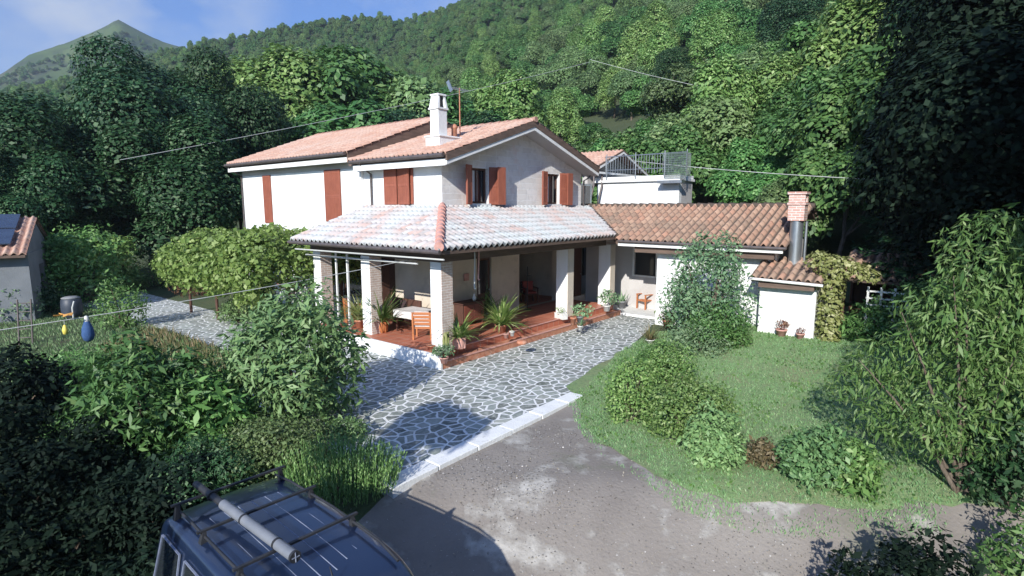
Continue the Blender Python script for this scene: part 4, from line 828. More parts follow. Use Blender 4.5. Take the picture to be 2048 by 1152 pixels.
# unseen trees added out of view to shade garden (left) and wood (right)
for i, (k, x, y, s, lb) in enumerate([('g', -17.5, -16.5, .86, 'large unseen tree behind the viewpoint, added to shade the near left garden'), ('d', -11.5, -8.5, .66, 'smaller unseen tree behind the viewpoint, added to shade the bottom left corner'),
        ('g', 14.5, 3.0, 1.2, 'very large unseen tree right of the viewpoint, added to shade the right hand wood'), ('e', 6.8, -3.2, .85, 'small unseen tree behind the viewpoint, added to shade the right end of the driveway'),
        ('g', 15, -4, 1.25, 'large unseen tree right of the viewpoint, added to shade the right hand wood'), ('g', 24, 4, 1.3, 'second large tree right of the viewpoint beside the wood'), ('d', 19.5, 8.5, 1.15, 'dark tree just out of view at the wood edge')]):
    place(k, x, y, near_ground(x, y) - .1, s, lb)

# far wood: one mass of crowns over the hillside
fr = np.random.default_rng(3); pts = []; scs = []
r_ = 98.0
while r_ < 452:
    sc_ = .95 if r_ < 170 else max(.55, .95 - (r_ - 170) * .003); sp = 8.2 * sc_; na = int(r_ * math.radians(122) / sp)
    for i in range(na):
        a = math.radians(30) + math.radians(122) * (i + fr.random()) / na; rr = r_ + fr.uniform(-3.5, 3.5); x, y = rr * math.cos(a), rr * math.sin(a); pts.append((x, y, hill(x, y) - 1.8 * sc_)); scs.append(sc_)
    r_ += sp * .92
for _ in range(5200):
    a = math.radians(fr.uniform(100, 147)); rr = 600 + 360 * fr.random(); x, y = rr * math.cos(a), rr * math.sin(a)
    if fr.random() < .75: pts.append((x, y, peak_z(x, y) - 1.0)); scs.append(.62)
me = bpy.data.meshes.new('forest'); me.from_pydata(pts, [], []); at_ = me.attributes.new('sc', 'FLOAT', 'POINT'); at_.data.foreach_set('value', np.array(scs, np.float32)); fo = bpy.data.objects.new('forest', me); link(fo); tag(fo, kind='stuff')
ng = bpy.data.node_groups.new('forest_scatter', 'GeometryNodeTree'); ng.interface.new_socket('Geometry', in_out='INPUT', socket_type='NodeSocketGeometry'); ng.interface.new_socket('Geometry', in_out='OUTPUT', socket_type='NodeSocketGeometry')
gi = ng.nodes.new('NodeGroupInput'); go = ng.nodes.new('NodeGroupOutput'); iop = ng.nodes.new('GeometryNodeInstanceOnPoints'); g2i = ng.nodes.new('GeometryNodeGeometryToInstance')
for key in 'ecba':
    if key not in made: continue
    cr_ = [c for c in made[key].children if c.name.startswith('crown')][0]; oi_ = ng.nodes.new('GeometryNodeObjectInfo'); oi_.inputs['Object'].default_value = cr_; oi_.transform_space = 'ORIGINAL'; ng.links.new(oi_.outputs['Geometry'], g2i.inputs[0])
rv = ng.nodes.new('FunctionNodeRandomValue'); rv.data_type = 'FLOAT_VECTOR'; rv.inputs[0].default_value = (0, 0, 0); rv.inputs[1].default_value = (0.1, 0.1, 6.28)
rs_ = ng.nodes.new('FunctionNodeRandomValue'); rs_.data_type = 'FLOAT'; rs_.inputs[2].default_value = .8; rs_.inputs[3].default_value = 1.25
ng.links.new(gi.outputs[0], iop.inputs['Points']); ng.links.new(g2i.outputs[0], iop.inputs['Instance']); iop.inputs['Pick Instance'].default_value = True
ng.links.new(rv.outputs[0], iop.inputs['Rotation']); na_ = ng.nodes.new('GeometryNodeInputNamedAttribute'); na_.data_type = 'FLOAT'; na_.inputs['Name'].default_value = 'sc'; mm_ = ng.nodes.new('ShaderNodeMath'); mm_.operation = 'MULTIPLY'; ng.links.new(rs_.outputs[1], mm_.inputs[0]); ng.links.new(na_.outputs['Attribute'], mm_.inputs[1]); ng.links.new(mm_.outputs[0], iop.inputs['Scale']); ng.links.new(iop.outputs[0], go.inputs[0])
mo = fo.modifiers.new('scatter', 'NODES'); mo.node_group = ng

# ------------------------------------------------------------------ shrubs
def shrub(name, px, ybase, ytop, wpx, leafm, n, size, seed, label, cat='shrub', group=None, depth=.9, aspect=.45, droop=0.0, nl=14, jit=.8, up=.25, stems=True, gz=None, low=-.85, lobe=(.30, .48), bark='bark'):
    z = 0.0
    for _ in range(12):
        q = P(px, ybase, z); z = near_ground(q.x, q.y) if gz is None else gz
    dist = math.hypot(q.x, q.y); d = ray(px, ytop); top = H + d.z * dist / math.hypot(d.x, d.y)
    h = max(.15, top - z); zc_ = (q.y * CP - (z + h / 2 - H) * SP); rx = wpx / 2 * zc_ / F_PX
    r = np.random.default_rng(seed); t = empty(name, (q.x, q.y, z), 0, label, cat, group)
    lb = lobes_for(rx, h * .55, h * .5, nl, r, lr=lobe); lb = [(a, b * depth, max(c, f * .75), d_, e, f) for a, b, c, d_, e, f in lb]
    lb += [(rx * .55 * math.cos(i * 1.26), rx * .55 * math.sin(i * 1.26) * depth, h * .24, rx * .42, rx * .4, h * .26) for i in range(5)]
    crown('foliage', M[leafm], lb, int(n * 1.35), size, r, aspect=aspect, droop=droop, jit=jit, up=up, parent=t, low=low, ground=-.05, shell=(.55, 1.34))
    if stems:
        b = MB()
        for i in range(7):
            l = lb[1 + i % (len(lb) - 1)]; b.tube([(r.normal() * .04, r.normal() * .04, -.05), (l[0] * .4, l[1] * .4, l[2] * .5), (l[0], l[1], l[2])], [.025 * h + .004, .018 * h, .005], 5)
        b.build('stem', M[bark], t)
    return t
shrub('loquat_shrub', 603, 845, 590, 240, 'leaf_gloss', 11000, .17, 31, 'large shrub with long glossy pale green leaves in front of the porch corner', aspect=.30, droop=.5, nl=20)
shrub('loquat_shrub', 300, 905, 692, 245, 'leaf_mid', 11000, .16, 32, 'large shrub with long mid green leaves left of the flower bed', aspect=.30, droop=.4, nl=20)
shrub('loquat_shrub', 430, 905, 760, 150, 'leaf_mid', 1500, .19, 33, 'lower long leaved shrub between the two large shrubs', aspect=.32, droop=.3)
shrub('low_shrub', 560, 945, 838, 190, 'leaf_olive', 9000, .055, 34, 'low fine leaved shrub directly behind the blue car roof', aspect=.6)
shrub('low_shrub', 430, 985, 880, 200, 'leaf_dark', 9000, .055, 35, 'low fine leaved shrub touching the rear corner of the car')
shrub('low_shrub', 690, 880, 835, 90, 'leaf_olive', 2200, .06, 36, 'small olive shrub behind the rosemary at the paving edge')
shrub('low_shrub', 130, 800, 700, 170, 'leaf_mid', 4200, .12, 37, 'dark grassy shrub at the left below the clothes line', aspect=.2, jit=1.2, up=0)
shrub('low_shrub', 30, 860, 700, 190, 'leaf_painted_shade', 4200, .13, 38, 'dark shrub cut by the left edge below the clothes line')
shrub('low_shrub', 180, 960, 850, 230, 'leaf_painted_shade', 5000, .11, 39, 'very dark shrub in deep shade below the large left shrub')
shrub('low_shrub', 60, 1060, 900, 260, 'leaf_painted_shade', 5000, .10, 40, 'black shaded shrub in the bottom left corner')
shrub('low_shrub', 290, 1080, 960, 200, 'leaf_painted_shade', 4500, .09, 41, 'black shaded shrub left of the car')
shrub('flowering_shrub', 245, 655, 560, 90, 'leaf_light', 2400, .12, 42, 'yellow green shrub with an orange bloom beside the garden path', aspect=.4)
shrub('round_shrub', 312, 572, 512, 100, 'leaf_olive', 5200, .09, 43, 'rounded soft green shrub at the start of the garden path', lobe=(.4, .5))
shrub('round_shrub', 245, 580, 540, 90, 'leaf_olive', 3000, .10, 44, 'low grey green shrub left of the rounded one by the path')
shrub('garden_bush', 180, 602, 445, 135, 'leaf_light', 5200, .20, 45, 'tall bright green bush right of the outbuilding')
shrub('garden_bush', 112, 612, 478, 95, 'leaf_mid', 3600, .18, 46, 'dark green bush against the outbuilding gable')
shrub('garden_bush', 395, 500, 405, 110, 'leaf_mid', 3600, .20, 47, 'green bush under the dark trees behind the pergola')
shrub('garden_bush', 232, 585, 470, 90, 'leaf_light', 3000, .2, 48, 'green bush behind the bright one near the dark trees')
shrub('garden_bush', 90, 625, 575, 80, 'leaf_dark', 2400, .13, 49, 'low dark bush beside the barrels at the outbuilding')
shrub('garden_bush', 25, 640, 570, 100, 'leaf_blue', 2400, .14, 50, 'grey leaved plant with whitish heads in front of the outbuilding')
shrub('low_shrub', 480, 645, 598, 70, 'leaf_olive', 2000, .10, 51, 'small shrub at the foot of the vine covered post')
shrub('low_shrub', 530, 590, 560, 90, 'leaf_dark', 1800, .1, 52, 'small dark shrub in the shade under the pergola')
shrub('low_shrub', 400, 590, 545, 90, 'leaf_red', 1800, .1, 53, 'reddish leaved shrub under the left end of the pergola')
shrub('flowering_shrub', 520, 760, 690, 110, 'leaf_olive', 2600, .07, 54, 'thin wispy shrub behind the large glossy one at the paving edge')
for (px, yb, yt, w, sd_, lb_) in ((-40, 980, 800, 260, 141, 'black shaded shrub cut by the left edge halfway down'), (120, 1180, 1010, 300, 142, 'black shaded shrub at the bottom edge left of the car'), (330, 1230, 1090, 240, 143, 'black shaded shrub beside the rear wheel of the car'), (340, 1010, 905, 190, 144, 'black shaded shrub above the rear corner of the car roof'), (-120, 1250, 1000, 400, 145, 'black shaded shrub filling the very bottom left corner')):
    shrub('low_shrub', px, yb, yt, w, 'leaf_painted_shade', 6000, .10, sd_, lb_)
# shrubs of the lawn
shrub('large_shrub', 1412, 680, 476, 170, 'leaf_blue', 8200, .10, 60, 'tall airy shrub with small grey green leaves in front of the low wing', nl=24, aspect=.55, jit=1.1, depth=.8, low=-.7, lobe=(.2, .36))
shrub('large_shrub', 1375, 668, 560, 100, 'leaf_olive', 3600, .09, 61, 'brownish shrub left of the tall airy one', aspect=.5)
shrub('large_shrub', 1425, 690, 610, 120, 'leaf_mid', 5200, .085, 62, 'dense green shrub at the foot of the tall airy one')
shrub('low_shrub', 1400, 705, 650, 120, 'leaf_blue', 3600, .08, 63, 'low blue green shrub at the near edge of the shrub bed')
shrub('rose_bush', 1262, 842, 715, 100, 'leaf_light', 5200, .065, 64, 'green bush nearest the paving on the left of the lawn', aspect=.55)
shrub('rose_bush', 1340, 778, 680, 95, 'leaf_light', 4600, .065, 65, 'light green bush in the row behind the lawn edge, closest to the shrub bed', aspect=.55)
shrub('rose_bush', 1372, 868, 745, 165, 'leaf_light', 8500, .062, 66, 'widest bush of the lawn row, pale flecked leaves', aspect=.55)
shrub('rose_bush', 1432, 930, 820, 110, 'leaf_gloss', 4600, .075, 67, 'dark glossy bush at the near end of the lawn row', aspect=.5)
shrub('rose_bush', 1300, 745, 690, 70, 'leaf_mid', 2200, .065, 68, 'small bush behind the one nearest the paving')
shrub('small_bush', 1520, 932, 882, 66, 'leaf_bronze', 1300, .07, 69, 'small bush with bronze leaves at the lawn edge')
shrub('rose_bush', 1628, 965, 850, 130, 'leaf_gloss', 4200, .085, 70, 'green bush right of the small reddish one near the driveway', aspect=.5)
shrub('rose_bush', 1708, 985, 885, 90, 'leaf_light', 1900, .095, 71, 'loose light green bush between the green bush and the leaning tree', aspect=.45)
shrub('low_shrub', 1482, 694, 655, 46, 'leaf_light', 900, .08, 72, 'tiny light green shrub alone at the lawn top by the shed')
shrub('garden_bush', 1725, 682, 600, 90, 'leaf_mid', 3000, .10, 73, 'green bush between the ivy column and the white trellis')
shrub('garden_bush', 1870, 700, 560, 170, 'leaf_light', 5200, .12, 74, 'leafy green bush right of the white trellis')
shrub('garden_bush', 1990, 760, 600, 170, 'leaf_dark', 4600, .12, 75, 'dark bush at the right edge beyond the leaning tree')
shrub('low_shrub', 1860, 1300, 1085, 230, 'leaf_painted_shade', 3600, .085, 76, 'dark foliage rising at the bottom of the driveway')
shrub('low_shrub', 2035, 1190, 1030, 150, 'leaf_light', 1500, .09, 77, 'yellow green foliage in the bottom right corner')
shrub('low_shrub', 1690, 1300, 1120, 130, 'leaf_painted_shade', 1500, .085, 78, 'small dark foliage tips at the bottom of the driveway')
shrub('garden_bush', 2000, 1010, 800, 150, 'leaf_dark', 3500, .11, 79, 'dark bush right of the leaning tree trunks')
# ivy column beside the shed
iv = l2w(8.75, -8.0, .1); ivo = empty('ivy_column', iv, 0, 'post overgrown by pale yellow green ivy beside the white shed', 'climbing plant')
r = np.random.default_rng(80); lb = [(0, 0, .25 + .3 * i, .34 + .05 * (i % 2), .34, .3) for i in range(8)] + [(.1, .1, 2.6, .62, .55, .35), (-.35, .2, 2.75, .4, .4, .3), (.6, -.1, 2.45, .45, .4, .3), (.95, -.2, 2.3, .3, .3, .3)]
crown('foliage', M['leaf_ivy'], lb, 3600, .105, r, aspect=.75, parent=ivo, shell=(.7, 1.1)); MB().tube([(0, 0, -.2), (0, 0, 2.6)], [.07, .06], 7).build('post', M['bark'], ivo)
# leaning multi stem tree on the lawn's right
q = PT(1922, 985); r = np.random.default_rng(81); pt = empty('leaning_tree', (q.x, q.y, near_ground(q.x, q.y)), 0, 'slender several stemmed tree with long drooping leaves on the lawn beside the driveway', 'tree')
tips = [(-1.2, .4, 3.2), (-.7, -.1, 3.9), (.0, .5, 4.3), (.6, .3, 3.6), (-1.6, .9, 2.2), (.35, -.4, 2.7), (1.0, .8, 3.0), (-.9, .9, 1.7)]
pt.scale = (.86, .86, .92)
b = MB()
for i, tp in enumerate(tips): b.tube([(.08 * math.cos(i), .08 * math.sin(i), -.1), (tp[0] * .3, tp[1] * .3, tp[2] * .35), (tp[0] * .65, tp[1] * .65, tp[2] * .7), tp], [.045, .034, .02, .006], 7)
b.build('trunk', M['bark'], pt)
lb = [(x, y, z, .72, .68, .62) for x, y, z in tips[:4]] + [(-1.9, .9, 2.3, .62, .6, .5), (-1.2, .6, 2.5, .7, .6, .6), (-.3, .2, 3.0, .85, .8, .7), (.4, .2, 2.2, .6, .6, .6), (.9, .7, 3.0, .6, .6, .6), (-1.5, 1.0, 1.55, .55, .5, .45), (-.6, .7, 1.8, .6, .6, .5), (-.2, .1, 4.5, .55, .5, .5), (.9, .4, 4.2, .6, .5, .6), (.2, -.2, 1.9, .55, .5, .5), (-1.9, 1.1, 1.5, .7, .6, .5), (-1.1, .5, 1.6, .7, .6, .6), (-2.3, 1.2, 2.0, .5, .5, .4), (-.4, .2, 1.5, .6, .5, .5), (.5, .5, 1.7, .6, .6, .6), (1.1, .5, 2.1, .6, .6, .6), (-.9, .2, 2.9, .8, .7, .7), (.3, .1, 3.4, .8, .7, .8), (-1.4, .7, .95, .5, .5, .3), (1.3, .9, 1.4, .5, .5, .5), (-2.1, .8, 1.1, .6, .5, .4), (-1.5, .3, 1.0, .6, .5, .45), (-.9, .2, 1.0, .5, .5, .4), (-2.6, 1.4, 1.6, .5, .5, .4), (-.5, -.2, 2.2, .5, .4, .5), (.6, -.1, 1.3, .5, .4, .4)]
lb = [(x * (.62 if x < 0 else 1) + .25, *q_) for x, *q_ in lb] + [(-.2, -.35, 1.2, .55, .4, .45), (.5, -.35, 1.5, .5, .4, .5), (-.8, -.2, 1.3, .5, .4, .45), (1.0, -.1, 1.8, .5, .4, .5), (.1, -.3, 2.7, .6, .4, .6)]
crown('crown', M['leaf_light'], lb, 30000, .14, r, aspect=.24, droop=1.6, up=.1, jit=1.0, parent=pt, low=-.9, shell=(.3, 1.1))
# pergola with vines beside the house
pq = l2w(1.0, 8.4); PG = empty('pergola', l2w(0, 0, 0), TH, 'vine covered pergola with bright green leaves beside the long white wall', 'pergola')
b = MB()
for (x, y) in ((-.9, 8.0), (-.9, 12.0), (-.9, 14.6), (2.2, 8.0), (2.2, 12.0), (2.2, 14.6)):
    MB().tube([(x, y, -.1), (x, y, 2.45)], .06, 8).build('post', M['darkwood'], PG)
for y in (8, 10, 12, 14): MB().beam((-1.2, y, 2.5), (2.6, y, 2.5), .08, .1).build('beam', M['darkwood'], PG)
r = np.random.default_rng(82); lb = []
for i in range(44):
    x, y = r.uniform(-1.5, 2.6), r.uniform(7.4, 14.6); lb.append((x, y, 2.92 + r.normal() * .14, r.uniform(.6, .95), r.uniform(.6, .95), r.uniform(.42, .62)))
for y in np.arange(7.2, 14.8, .8): lb += [(-1.75, y, 2.35 + .12 * math.sin(y * 3), .5, .6, .55), (-1.6 + .2 * math.sin(y * 5), y + .3, 1.75 + .25 * math.sin(y * 2.3), .4, .5, .45)]
for x in np.arange(-1.6, 2.6, .8): lb += [(x, 7.2, 2.5, .5, .45, .5), (x + .3, 7.3, 1.95 + .2 * math.sin(x * 4), .35, .35, .4)]
for (x, y, z) in ((1.9, 9.0, 3.25), (2.3, 8.2, 3.3), (1.5, 10.2, 3.1)): lb.append((x, y, z, .45, .5, .45))
vt = crown('vine_foliage', M['leaf_vine'], lb, 46000, .14, r, aspect=.8, parent=PG, droop=.3, jit=1.0, shell=(.5, 1.15), low=-.8)
lb = [(-.9, 8.0, .3 + .28 * i, .30, .30, .26) for i in range(8)] + [(-.9, 12, 1.4 + .28 * i, .2, .2, .2) for i in range(4)]
crown('vine_foliage', M['leaf_mid'], lb, 2600, .12, r, aspect=.8, parent=PG, droop=.5)
lb = [(2.3, 8.2 + i * .9, .5 + .2 * (i % 3), .35, .5, .4) for i in range(6)]
crown('climbing_flowers', M['flower_pink'], lb, 420, .09, r, aspect=.9, parent=PG)
# rosemary: a dense bush of upright spikes
q = PT(682, 985); r = np.random.default_rng(83); ro = empty('rosemary_bush', (q.x, q.y, near_ground(q.x, q.y)), 0, 'dense bush of upright feathery green spikes beside the kerb and the car', 'shrub')
Vs = []
for i in range(760):
    a, rad = r.random() * 2 * PI, math.sqrt(r.random()) * .98; bx, by = rad * math.cos(a) * 1.12, rad * math.sin(a) * .85; hh = (.95 - .45 * rad ** 2) * r.uniform(.75, 1.1)
    lean = np.array([bx * .28 + r.normal() * .05, by * .28 + r.normal() * .05, 1.0]); m_ = int(26 * hh) + 5; t_ = r.uniform(.12, 1, m_)
    Pp = np.array([bx * .8, by * .8, 0]) + lean * (t_ * hh)[:, None]; aa = r.random(m_) * 2 * PI; D = np.stack([np.cos(aa), np.sin(aa), np.full(m_, 1.3)], axis=1); N = unit(np.stack([np.cos(aa + .2), np.sin(aa + .2), np.full(m_, -.2)], axis=1) * 1.0)
    L = r.uniform(.05, .085, m_) * (1.1 - .3 * t_); Vs.append(leaf_quads(Pp, N, D, L, L * .26))
quads('foliage', np.concatenate(Vs), M['leaf_rosemary'], ro)
b = MB()
for i in range(14): a = i * .45; b.tube([(0, 0, -.05), (.3 * math.cos(a), .25 * math.sin(a), .3), (.5 * math.cos(a), .42 * math.sin(a), .6)], [.02, .014, .005], 5)
b.build('stem', M['bark'], ro)

# ------------------------------------------------------------------ grass and weeds (nobody could count them)
def in_poly(x, y, poly):
    c = False; n = len(poly)
    for i in range(n):
        x1, y1 = poly[i][:2]; x2, y2 = poly[(i + 1) % n][:2]
        if (y1 > y) != (y2 > y) and x < (x2 - x1) * (y - y1) / (y2 - y1) + x1: c = not c
    return c
def blades(name, polys, n, size, m, seed, wid=.14, lean=.5, clump=0, zoff=0.0):
    r = np.random.default_rng(seed); pts = []
    for poly, share in polys:
        xs = [p[0] for p in poly]; ys = [p[1] for p in poly]; k = 0; want = int(n * share); tries = 0
        while k < want and tries < want * 6:
            tries += 1
            x, y = r.uniform(min(xs), max(xs)), r.uniform(min(ys), max(ys))
            if clump and math.sin(x * 2.1 + 1.7 * math.sin(y * 1.3)) * math.cos(y * 1.9 + math.sin(x)) + r.normal() * .35 < clump - 1: continue
            lx_, ly_ = w2l(x, y)
            if lx_ < 1.4 and ly_ > -3.95 and lx_ > -3 or (ly_ > -3.9 + max(0, lx_ - 1.4) * .27 and 0 < lx_ < 9.3): continue
            if in_poly(x, y, poly): pts.append((x, y, near_ground(x, y) + zoff)); k += 1
    Pp = np.array(pts); k = len(Pp); a = r.random(k) * 2 * PI
    D = np.stack([np.cos(a) * lean, np.sin(a) * lean, np.ones(k)], axis=1); N = unit(np.stack([-np.sin(a + 1), np.cos(a + 1), np.full(k, .25)], axis=1)); L = size * r.uniform(.5, 1.4, k)
    o = quads(name, leaf_quads(Pp, N, D, L, L * wid), m); return tag(o, kind='stuff')
near_lawn = [p for p in lawn_poly]
blades('lawn_grass', [(near_lawn, 1.0)], 90000, .055, M['grass'], 90, wid=.22, lean=1.0, zoff=.024)
blades('lawn_weeds', [(near_lawn, 1.0)], 9000, .06, M['leaf_mid'], 99, wid=.75, lean=2.2, clump=1.0, zoff=.026)
gard = [(-2.6, 8.0), (-3.5, 6.0), (-7, 5), (-14, 9), (-22, 16), (-24, 30), (-17, 33), (-14.5, 25), (-10.6, 19.4), (-6.4, 15.0), (-4.7, 9.6)]
blades('garden_grass', [(gard, 1.0)], 42000, .11, M['grass'], 91, wid=.2, lean=.9)
bed = [tuple(P(*q)[:2]) for q in ((200, 700), (300, 660), (440, 680), (520, 700), (500, 790), (360, 800), (240, 740))]
blades('flower_bed_weeds', [(bed, 1.0)], 3000, .30, M['leaf_dry'], 92, wid=.07, lean=.7)
blades('flower_bed_leaves', [(bed, 1.0)], 7000, .13, M['leaf_olive'], 98, wid=.35, lean=1.2)
bed2 = [tuple(P(*q)[:2]) for q in ((60, 760), (200, 720), (300, 860), (420, 900), (380, 960), (120, 1000))]
blades('undergrowth', [(bed2, 1.0)], 12000, .20, M['leaf_mid'], 93, wid=.16, lean=.8)
edge_band = [(p[0], p[1] + .12) for p in edge_pts[:9]] + [(p[0] - .12, p[1] - .55) for p in reversed(edge_pts[:9])]
blades('edge_grass', [(edge_band, 1.0)], 9000, .065, M['grass'], 94, wid=.2, lean=1.0, clump=1.25)
r = np.random.default_rng(96); dp = [(-3.4, 8.4), (.9, 11.4), (3.2, 8.6), (6.5, 7.2), (9, 6.6), (8, 3.0), (-1, 3.0)]; pp = []
while len(pp) < 9000:
    x, y = r.uniform(-3.4, 9), r.uniform(3, 11.5)
    if in_poly(x, y, dp) and math.sin(x * 1.7 + 2 * math.sin(y * .9)) + math.sin(y * 2.3 + x) + r.normal() * .9 > .2: pp.append((x, y, near_ground(x, y) + .019))
Pp = np.array(pp); k = len(Pp); a = r.random(k) * 6.28; D = np.stack([np.cos(a), np.sin(a), np.zeros(k)], axis=1); N = unit(np.stack([r.normal(size=k) * .35, r.normal(size=k) * .35, np.ones(k)], axis=1)); L = r.uniform(.012, .04, k)
tag(quads('gravel', leaf_quads(Pp, N, D, L, L * .8, fold=.25), leaf_mat('gravel_stone', (0.16, 0.15, 0.14), (0.34, 0.33, 0.31), (0.6, 0.58, 0.55), trans=0.0, rough=.9, spec=.2)), kind='stuff')
# fallen leaves and pebbles on the driveway
r = np.random.default_rng(95); dp = [(-1.5, 9.0), (.8, 11.2), (3.2, 8.4), (6.5, 6.6), (6, 3.6), (.5, 3.6), (-.8, 6)]
pp = []
while len(pp) < 900:
    x, y = r.uniform(-2, 7), r.uniform(3.5, 11.3)
    if in_poly(x, y, dp): pp.append((x, y, near_ground(x, y) + .022))
Pp = np.array(pp); k = len(Pp); a = r.random(k) * 6.28; D = np.stack([np.cos(a), np.sin(a), np.zeros(k)], axis=1); N = unit(np.stack([r.normal(size=k) * .25, r.normal(size=k) * .25, np.ones(k)], axis=1)); L = r.uniform(.02, .055, k)
tag(quads('fallen_leaves', leaf_quads(Pp, N, D, L, L * .6), mat('fallen_leaf', (0.42, 0.40, 0.34), (0.25, 0.2, 0.13), 30, 0.8)), kind='stuff')
# ------------------------------------------------------------------ pots, plants and furniture of the porch
def pot_mesh(style, r, h):
    b = MB()
    if style == 'box': b.box(-r * 1.6, r * 1.6, -r * .7, r * .7, 0, h).box(-r * 1.65, r * 1.65, -r * .75, r * .75, h - .03, h + .001)
    elif style == 'barrel':
        b.lathe([(0, 0), (r * .82, 0), (r * .95, h * .3), (r, h * .5), (r * .95, h * .75), (r * .86, h), (r * .78, h), (r * .78, h * .9), (0, h * .9)], 20)
        for i in range(10): a = i * PI / 5; b.beam((r * .88 * math.cos(a), r * .88 * math.sin(a), .01), (r * .93 * math.cos(a), r * .93 * math.sin(a), h - .01), .05, .03)
    else: b.lathe([(0, 0), (r * .68, 0), (r * .92, h * .82), (r * 1.02, h * .82), (r * 1.04, h), (r * .93, h), (r * .9, h * .88), (0, h * .88)], 20)
    return b
def strap_quads(n, L, w, r, z0, spread=.9, arch=1.0, rad=.08):
    Vs = []
    for i in range(n):
        a = r.random() * 2 * PI; l = L * r.uniform(.6, 1.1); el = r.uniform(.35, 1.35); ns = 6; p = np.array([rad * r.random() * math.cos(a), rad * r.random() * math.sin(a), z0]); pp = [p]
        for s in range(ns):
            e = el - arch * (s / ns) ** 1.2 * (1.7 - el * .6) * spread; p = p + np.array([math.cos(a) * math.cos(e), math.sin(a) * math.cos(e), math.sin(e)]) * l / ns; pp.append(p)
        sd_ = np.array([-math.sin(a), math.cos(a), 0])
        for s in range(ns):
            w0 = w * (1 - (s / ns) ** 2 * .9) * .5; w1 = w * (1 - ((s + 1) / ns) ** 2 * .98) * .5
            Vs.append([pp[s] - sd_ * w0, pp[s] + sd_ * w0, pp[s + 1] + sd_ * w1, pp[s + 1] - sd_ * w1])
    return np.array(Vs)
def potted(name, loc, style, r0, h, potm, plant, label, cat='potted plant', seed=1, L=.6, n=60, leafm='leaf_strap', group=None, scale=1.0):
    t = empty(name, loc, seed * .7, label, cat, group); r = np.random.default_rng(seed)
    pot_mesh(style, r0, h).build('pot', M[potm], t); MB().lathe([(0, h * .84), (r0 * .86, h * .84), (r0 * .84, h * .9), (0, h * .92)], 14).build('soil', M['soil'], t)
    if plant == 'strap': V = strap_quads(int(n * 1.6), L * 1.5, .065, r, h * .85, spread=.72)
    elif plant == 'sword':
        V = strap_quads(n, L, .055, r, h * .85, spread=.15, rad=r0 * .6)
    elif plant == 'grass': V = strap_quads(n, L, .02, r, h * .85, spread=.35, rad=r0 * .5)
    elif plant == 'bushy':
        lb = [(0, 0, h + L * .35, L * .42, L * .42, L * .36)] + [(r.normal() * L * .22, r.normal() * L * .22, h + L * (.25 + .3 * r.random()), L * .24, L * .24, L * .22) for _ in range(6)]
        Pp, u = crown_pts(lb, n * 8, r, -.9, (.4, 1.1)); N = unit(u + r.normal(size=u.shape) * .5 + np.array([0, 0, .3])); D = r.normal(size=u.shape) + u; l = L * .13 * r.uniform(.6, 1.3, len(u)); V = leaf_quads(Pp, N, D, l, l * .6)
    elif plant == 'cactus':
        b = MB()
        for i in range(7): a = i * 2.4; q = r0 * .5 * (i > 0); b.tube([(q * math.cos(a), q * math.sin(a), h * .8), (q * 1.2 * math.cos(a), q * 1.2 * math.sin(a), h + L * (.5 + .5 * r.random())), (q * 1.25 * math.cos(a), q * 1.25 * math.sin(a), h + L * (.55 + .5 * r.random()) + .04)], [.035, .04, .008], 7)
        b.build('plant', M[leafm], t); return t
    quads('plant', V, M[leafm], t); return t
F_ = lambda px, py, z=FL: P(px, py, z)
potted('potted_plant', F_(762, 664), 'barrel', .23, .36, 'wood', 'strap', 'large arching strap leaf plant in an orange wooden barrel pot at the white plinth', seed=1, L=.95, n=90)
potted('potted_plant', l2w(.75, 4.8, FL), 'round', .2, .3, 'terra', 'strap', 'yellow green strap leaf plant behind the orange barrel, left of the middle white column', seed=2, L=.85, n=70, leafm='leaf_ivy')
potted('potted_plant', F_(918, 696), 'barrel', .2, .34, 'pink', 'strap', 'strap leaf plant in a pale striped barrel behind the corner column', seed=3, L=.62, n=70)
potted('potted_plant', F_(1002, 664), 'round', .2, .26, 'terra', 'strap', 'large arching strap leaf plant on the front edge of the porch', seed=4, L=.85, n=95)
potted('potted_plant', F_(968, 640), 'round', .18, .3, 'greypot', 'strap', 'darker strap leaf plant behind the large one in front of the dark door', seed=5, L=.7, n=60, leafm='leaf_mid')
potted('potted_plant', F_(1012, 676, FL), 'round', .09, .14, 'pink', 'bushy', 'small pink pot with a tiny plant before the large strap leaf plant', seed=6, L=.1, n=6, leafm='leaf_mid')
potted('potted_plant', F_(1024, 672, FL), 'round', .085, .16, 'whitepot', 'bushy', 'small white pot next to the pink one on the porch edge', seed=7, L=.08, n=5, leafm='leaf_mid')
potted('potted_plant', P(888, 726, .21), 'round', .13, .17, 'pink', 'bushy', 'low grey green bush in a pink pot on the corner of the step', seed=8, L=.5, n=110, leafm='leaf_blue')
potted('potted_cactus', F_(893, 708, FL), 'round', .12, .18, 'whitepot', 'cactus', 'pale green upright cactus in a white pot at the foot of the corner column', seed=9, L=.42, leafm='leaf_ivy')
potted('potted_plant', F_(880, 712, FL), 'round', .09, .16, 'whitepot', 'grass', 'small grey tufted plant in a white pot left of the cactus', seed=10, L=.28, n=30, leafm='leaf_blue')
potted('potted_plant', F_(862, 700), 'round', .12, .15, 'terra', 'bushy', 'brown bowl with a few stems inside the corner column', seed=11, L=.14, n=8, leafm='leaf_red')
potted('potted_plant', F_(1122, 637), 'box', .16, .2, 'whitepot', 'bushy', 'white planter box with small green leaves at the foot of the beige column', seed=12, L=.34, n=40, leafm='leaf_light')
potted('potted_plant', F_(1146, 650), 'round', .11, .27, 'terra', 'bushy', 'tall terracotta pot with a small plant right of the white planter box', seed=13, L=.22, n=14, leafm='leaf_light')
